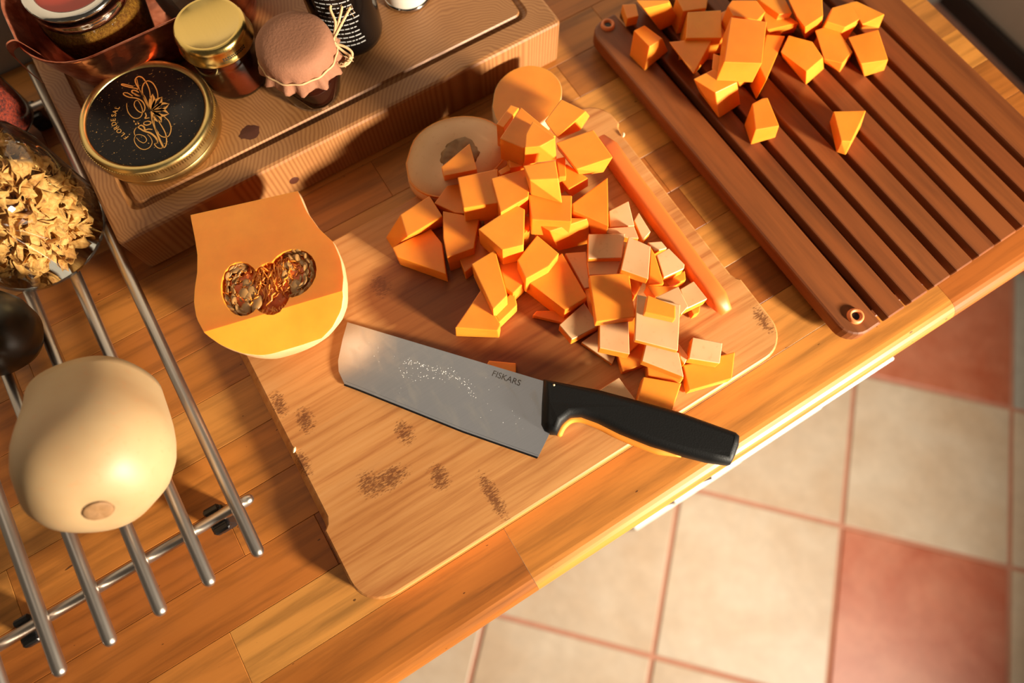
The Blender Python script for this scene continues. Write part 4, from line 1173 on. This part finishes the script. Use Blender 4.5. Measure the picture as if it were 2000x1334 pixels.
# ---- copper tray with its handle
cx0, cx1, cy0, cy1 = -.130, .060, .4545, .572
ctray = thing('copper_tray', 'long hammered copper tray with a strap handle, holding a spice jar', 'tray', ((cx0 + cx1) / 2, (cy0 + cy1) / 2, TZ))
hx, hy = (cx1 - cx0) / 2, (cy1 - cy0) / 2
def tray():
    L = []; R = lambda i, z, r: rrect(-hx + i, hx - i, -hy + i, hy - i, r, z, 10)
    L += [R(.022, .0003, .028), R(.018, .0010, .030), R(.014, .012, .034), R(.006, .034, .040), R(.0008, .052, .044), R(-.0004, .054, .045), R(.0004, .0548, .0445), R(.0014, .054, .044), R(.0022, .052, .043), R(.0075, .034, .0385), R(.0155, .012, .0325), R(.020, .003, .028)]
    return bm_loops(L)
tr_body = obj('pan', tray(), M['copper'], ctray, smooth=True)
CT = lambda px, py, z: W(px, py, z) - Vector(ctray.location)
hpts = resample([CT(86, 112, .094), (CT(60, 96, .098)), CT(36, 84, .101), CT(20, 92, .102), CT(24, 106, .096), CT(45, 128, .084), CT(66, 148, .074), CT(82, 160, .068)], 40)
bm = bmesh.new(); L = []
for k, p in enumerate(hpts):
    up = Vector((.0, -.35, 1)).normalized() * .0045; sd = Vector((.0, 1, .35)).normalized() * .0006
    L.append([bm.verts.new(p + q) for q in (up + sd, up - sd, -up - sd, -up + sd)])
for a, b in zip(L, L[1:]):
    for i in range(4): bm.faces.new((a[i], a[(i + 1) % 4], b[(i + 1) % 4], b[i]))
bm.faces.new(L[0][::-1]); bm.faces.new(L[-1])
bmesh.ops.recalc_face_normals(bm, faces=bm.faces)
obj('handle', bm, M['copper'], ctray)
# ---- spice jar in the tray
sc0 = W(140, -28, TZ + .072)
sj = thing('spice_jar', 'glass spice jar with chrome collar and red lid, standing in the copper tray', 'jar', (sc0.x, sc0.y + .004, TZ + .0035))
obj('glass', bm_lathe([(0, .0004), (.026, .0004), (.0300, .004), (.0340, .016), (.0385, .036), (.0385, .048), (.0360, .056), (.0345, .060)], 56, cap=False), M['smoke_glass'], sj, smooth=True)
obj('collar', bm_lathe([(.0335, .0555), (.0358, .0555), (.0368, .0575), (.0356, .0600), (.0350, .0640), (.0362, .0660), (.0362, .0690), (.0335, .0705), (.0290, .0700), (.0275, .0680), (.0272, .0650)], 64, cap=False), M['chrome'], sj, smooth=True)
obj('lid_disc', bm_lathe([(0, .0672), (.020, .0670), (.0274, .0662)], 48, cap=False), M['red_lid'], sj, smooth=True)
o = obj('ochre_spice', bm_lathe([(0, .0018), (.025, .0018), (.0288, .005), (.0328, .0165), (.0374, .0365), (.0374, .046), (.0350, .0535), (0, .054)], 48), M['curry'], None, Vector(sj.location) + Vector((0, 0, .0)), smooth=True)
tag(o, 'ochre ground spice filling the chrome-collared jar', 'spice', kind='stuff')
# ---- grey packet
pc = W(285, 15, TZ + .03)
pk = bmesh.new(); bmesh.ops.create_cube(pk, size=1.0); bmesh.ops.subdivide_edges(pk, edges=pk.edges[:], cuts=7, use_grid_fill=True)
for v in pk.verts:
    t = (v.co.z + .5); pinch = 1 - .75 * max(0, t - .55) / .45
    v.co = Vector((v.co.x * .052, v.co.y * .040 * pinch, t * .050))
    v.co += Vector((noise.noise(v.co * 60), noise.noise(v.co * 60 + Vector((5, 0, 0))), 0)) * .003 * min(1, t * 4)
o = obj('paper_packet', pk, M['packet'], None, (.002, .516, TZ + .0042), (0, 0, .35))
tag(o, 'crumpled grey paper packet standing in the copper tray behind the honey jar', 'packet')

# ================================================================== JARS ON THE TRIVET
mb = W(48, 432, .05)
mj = thing('mushroom_jar', 'large clear glass jar packed with dried mushrooms, standing on the steel trivet', 'jar', (mb.x, mb.y, btop + .0002))
MR = .0525
obj('glass', bm_lathe([(0, .0004), (MR - .006, .0004), (MR - .0012, .003), (MR, .009), (MR, .066), (MR - .003, .078), (MR - .010, .088), (MR - .014, .093), (MR - .014, .108)], 72, cap=False), M['glass'], mj, smooth=True)
obj('neck_rim', bm_lathe([(MR - .0145, .106), (MR - .0100, .106), (MR - .0088, .109), (MR - .0088, .117), (MR - .0105, .120), (MR - .0150, .120), (MR - .0165, .118), (MR - .0165, .106)], 64, cap=False), M['glass'], mj, smooth=True)
def shroom(seed):
    r = random.Random(seed); bm = bmesh.new(); nx, ny = 9, 5; g = []
    off = Vector((seed * 7.1, seed * 3.3, 0)); curl = r.uniform(1.0, 2.4); L, Wd = r.uniform(.016, .026), r.uniform(.008, .014)
    for side in (0, 1):
        rows = []
        for i in range(nx):
            row = []
            for j in range(ny):
                s, t = i / (nx - 1) - .5, j / (ny - 1) - .5
                wd = Wd * (.55 + .75 * (s + .5)) * (1 + .35 * noise.noise(Vector((s * 5, t, 0)) + off))
                x = L * s; y = t * wd; z = .004 * curl * (4 * t * t * .5 - .3) + .0045 * sin(s * 4 * curl) + .0028 * noise.noise(Vector((s * 4, t * 4, 3)) + off)
                edge = .35 if (j in (0, ny - 1) or i in (0, nx - 1)) else 1
                row.append(bm.verts.new((x, y, z + (1 if side else -1) * .0007 * edge)))
            rows.append(row)
        g.append(rows)
    for side in (0, 1):
        for i in range(nx - 1):
            for j in range(ny - 1):
                q = (g[side][i][j], g[side][i + 1][j], g[side][i + 1][j + 1], g[side][i][j + 1]); bm.faces.new(q if side else q[::-1])
    rim = [(i, 0) for i in range(nx)] + [(nx - 1, j) for j in range(1, ny)] + [(i, ny - 1) for i in range(nx - 2, -1, -1)] + [(0, j) for j in range(ny - 2, 0, -1)]
    for k in range(len(rim)):
        a, b = rim[k], rim[(k + 1) % len(rim)]
        bm.faces.new((g[0][a[0]][a[1]], g[0][b[0]][b[1]], g[1][b[0]][b[1]], g[1][a[0]][a[1]]))
    bmesh.ops.recalc_face_normals(bm, faces=bm.faces)
    me = bpy.data.meshes.new('dried_mushroom'); bm.to_mesh(me); bm.free()
    for p in me.polygons: p.use_smooth = True
    me.materials.append(M['mushroom']); return me
SHR = [shroom(k) for k in range(9)]; rm = random.Random(4); cnt = 0
while cnt < 250:
    h = rm.uniform(.007, .080)
    lim = MR - .010 if h < .066 else MR - .016
    shell = rm.random() < .78
    rr = lim * (rm.uniform(.82, 1.0) if shell and h < .074 else sqrt(rm.random())); a = rm.uniform(0, 2 * pi)
    p = Vector((rr * cos(a), rr * sin(a), 0))
    facing = p.dot(Vector((-mb.x, -mb.y, 0)).normalized())
    if facing < -.012 and h < .070: continue
    o = bpy.data.objects.new('dried_mushroom', rm.choice(SHR)); COL.objects.link(o)
    o.location = (mb.x + p.x, mb.y + p.y, btop + h)
    s = rm.uniform(.75, 1.05); o.scale = (s, s, s)
    if shell: o.rotation_euler = (radians(90) + rm.uniform(-.5, .5), rm.uniform(-1.4, 1.4), a + radians(90))
    else: o.rotation_euler = (rm.uniform(-.8, .8), rm.uniform(-.8, .8), rm.uniform(0, 6.3))
    tag(o, 'curled tan dried mushroom slice packed in the large glass jar', 'mushroom', 'dried mushrooms in the glass jar'); cnt += 1

pj0 = W(-34, 205, .055)
pj = thing('paprika_jar', 'glass jar of dark red spice flakes at the left picture edge', 'jar', (pj0.x, pj0.y, btop + .0002))
obj('glass', bm_lathe([(0, .0004), (.022, .0004), (.0255, .003), (.0262, .008), (.0262, .062), (.022, .072), (.020, .076)], 48, cap=False), M['glass'], pj, smooth=True)
obj('lid', bm_lathe([(.0215, .0745), (.0235, .0745), (.0235, .090), (.022, .0915), (0, .0915)], 48), M['dark_trim'], pj, smooth=True)
o = obj('paprika_flakes', bm_lathe([(0, .002), (.0215, .002), (.0245, .0045), (.0250, .009), (.0250, .044), (0, .046)], 40), M['paprika'], None, pj.location, smooth=True)
tag(o, 'dark red spice flakes filling the jar at the left edge', 'spice', kind='stuff')
dp0 = W(-22, 650, .06)
dp = thing('dark_jar', 'dark rounded glossy jar at the left picture edge below the mushroom jar', 'jar', (dp0.x, dp0.y, btop + .0002))
obj('body', bm_lathe([(0, .0003), (.015, .0003), (.020, .003), (.0275, .014), (.0305, .028), (.029, .042), (.024, .053), (.0175, .059), (.0165, .064), (.018, .068), (.015, .069), (.0135, .060), (0, .058)], 48), M['dark_pot'], dp, smooth=True)

# ================================================================== CRUMBS
for px, py, z, lab in ((1217, 265, BT, 'pale crumb near the back right corner of the cutting board'), (576, 879, BT, 'pale crumb on the left edge of the cutting board')):
    w = W(px, py, z)
    e = ellipsoid(Vector((0, 0, .0012)), (.0022, .0012, .0012), .9, 2)
    for v in e.verts: v.co *= 1 + .25 * noise.noise(v.co * 900)
    o = obj('crumb', e, M['crumb'], None, w); tag(o, lab, 'crumb')
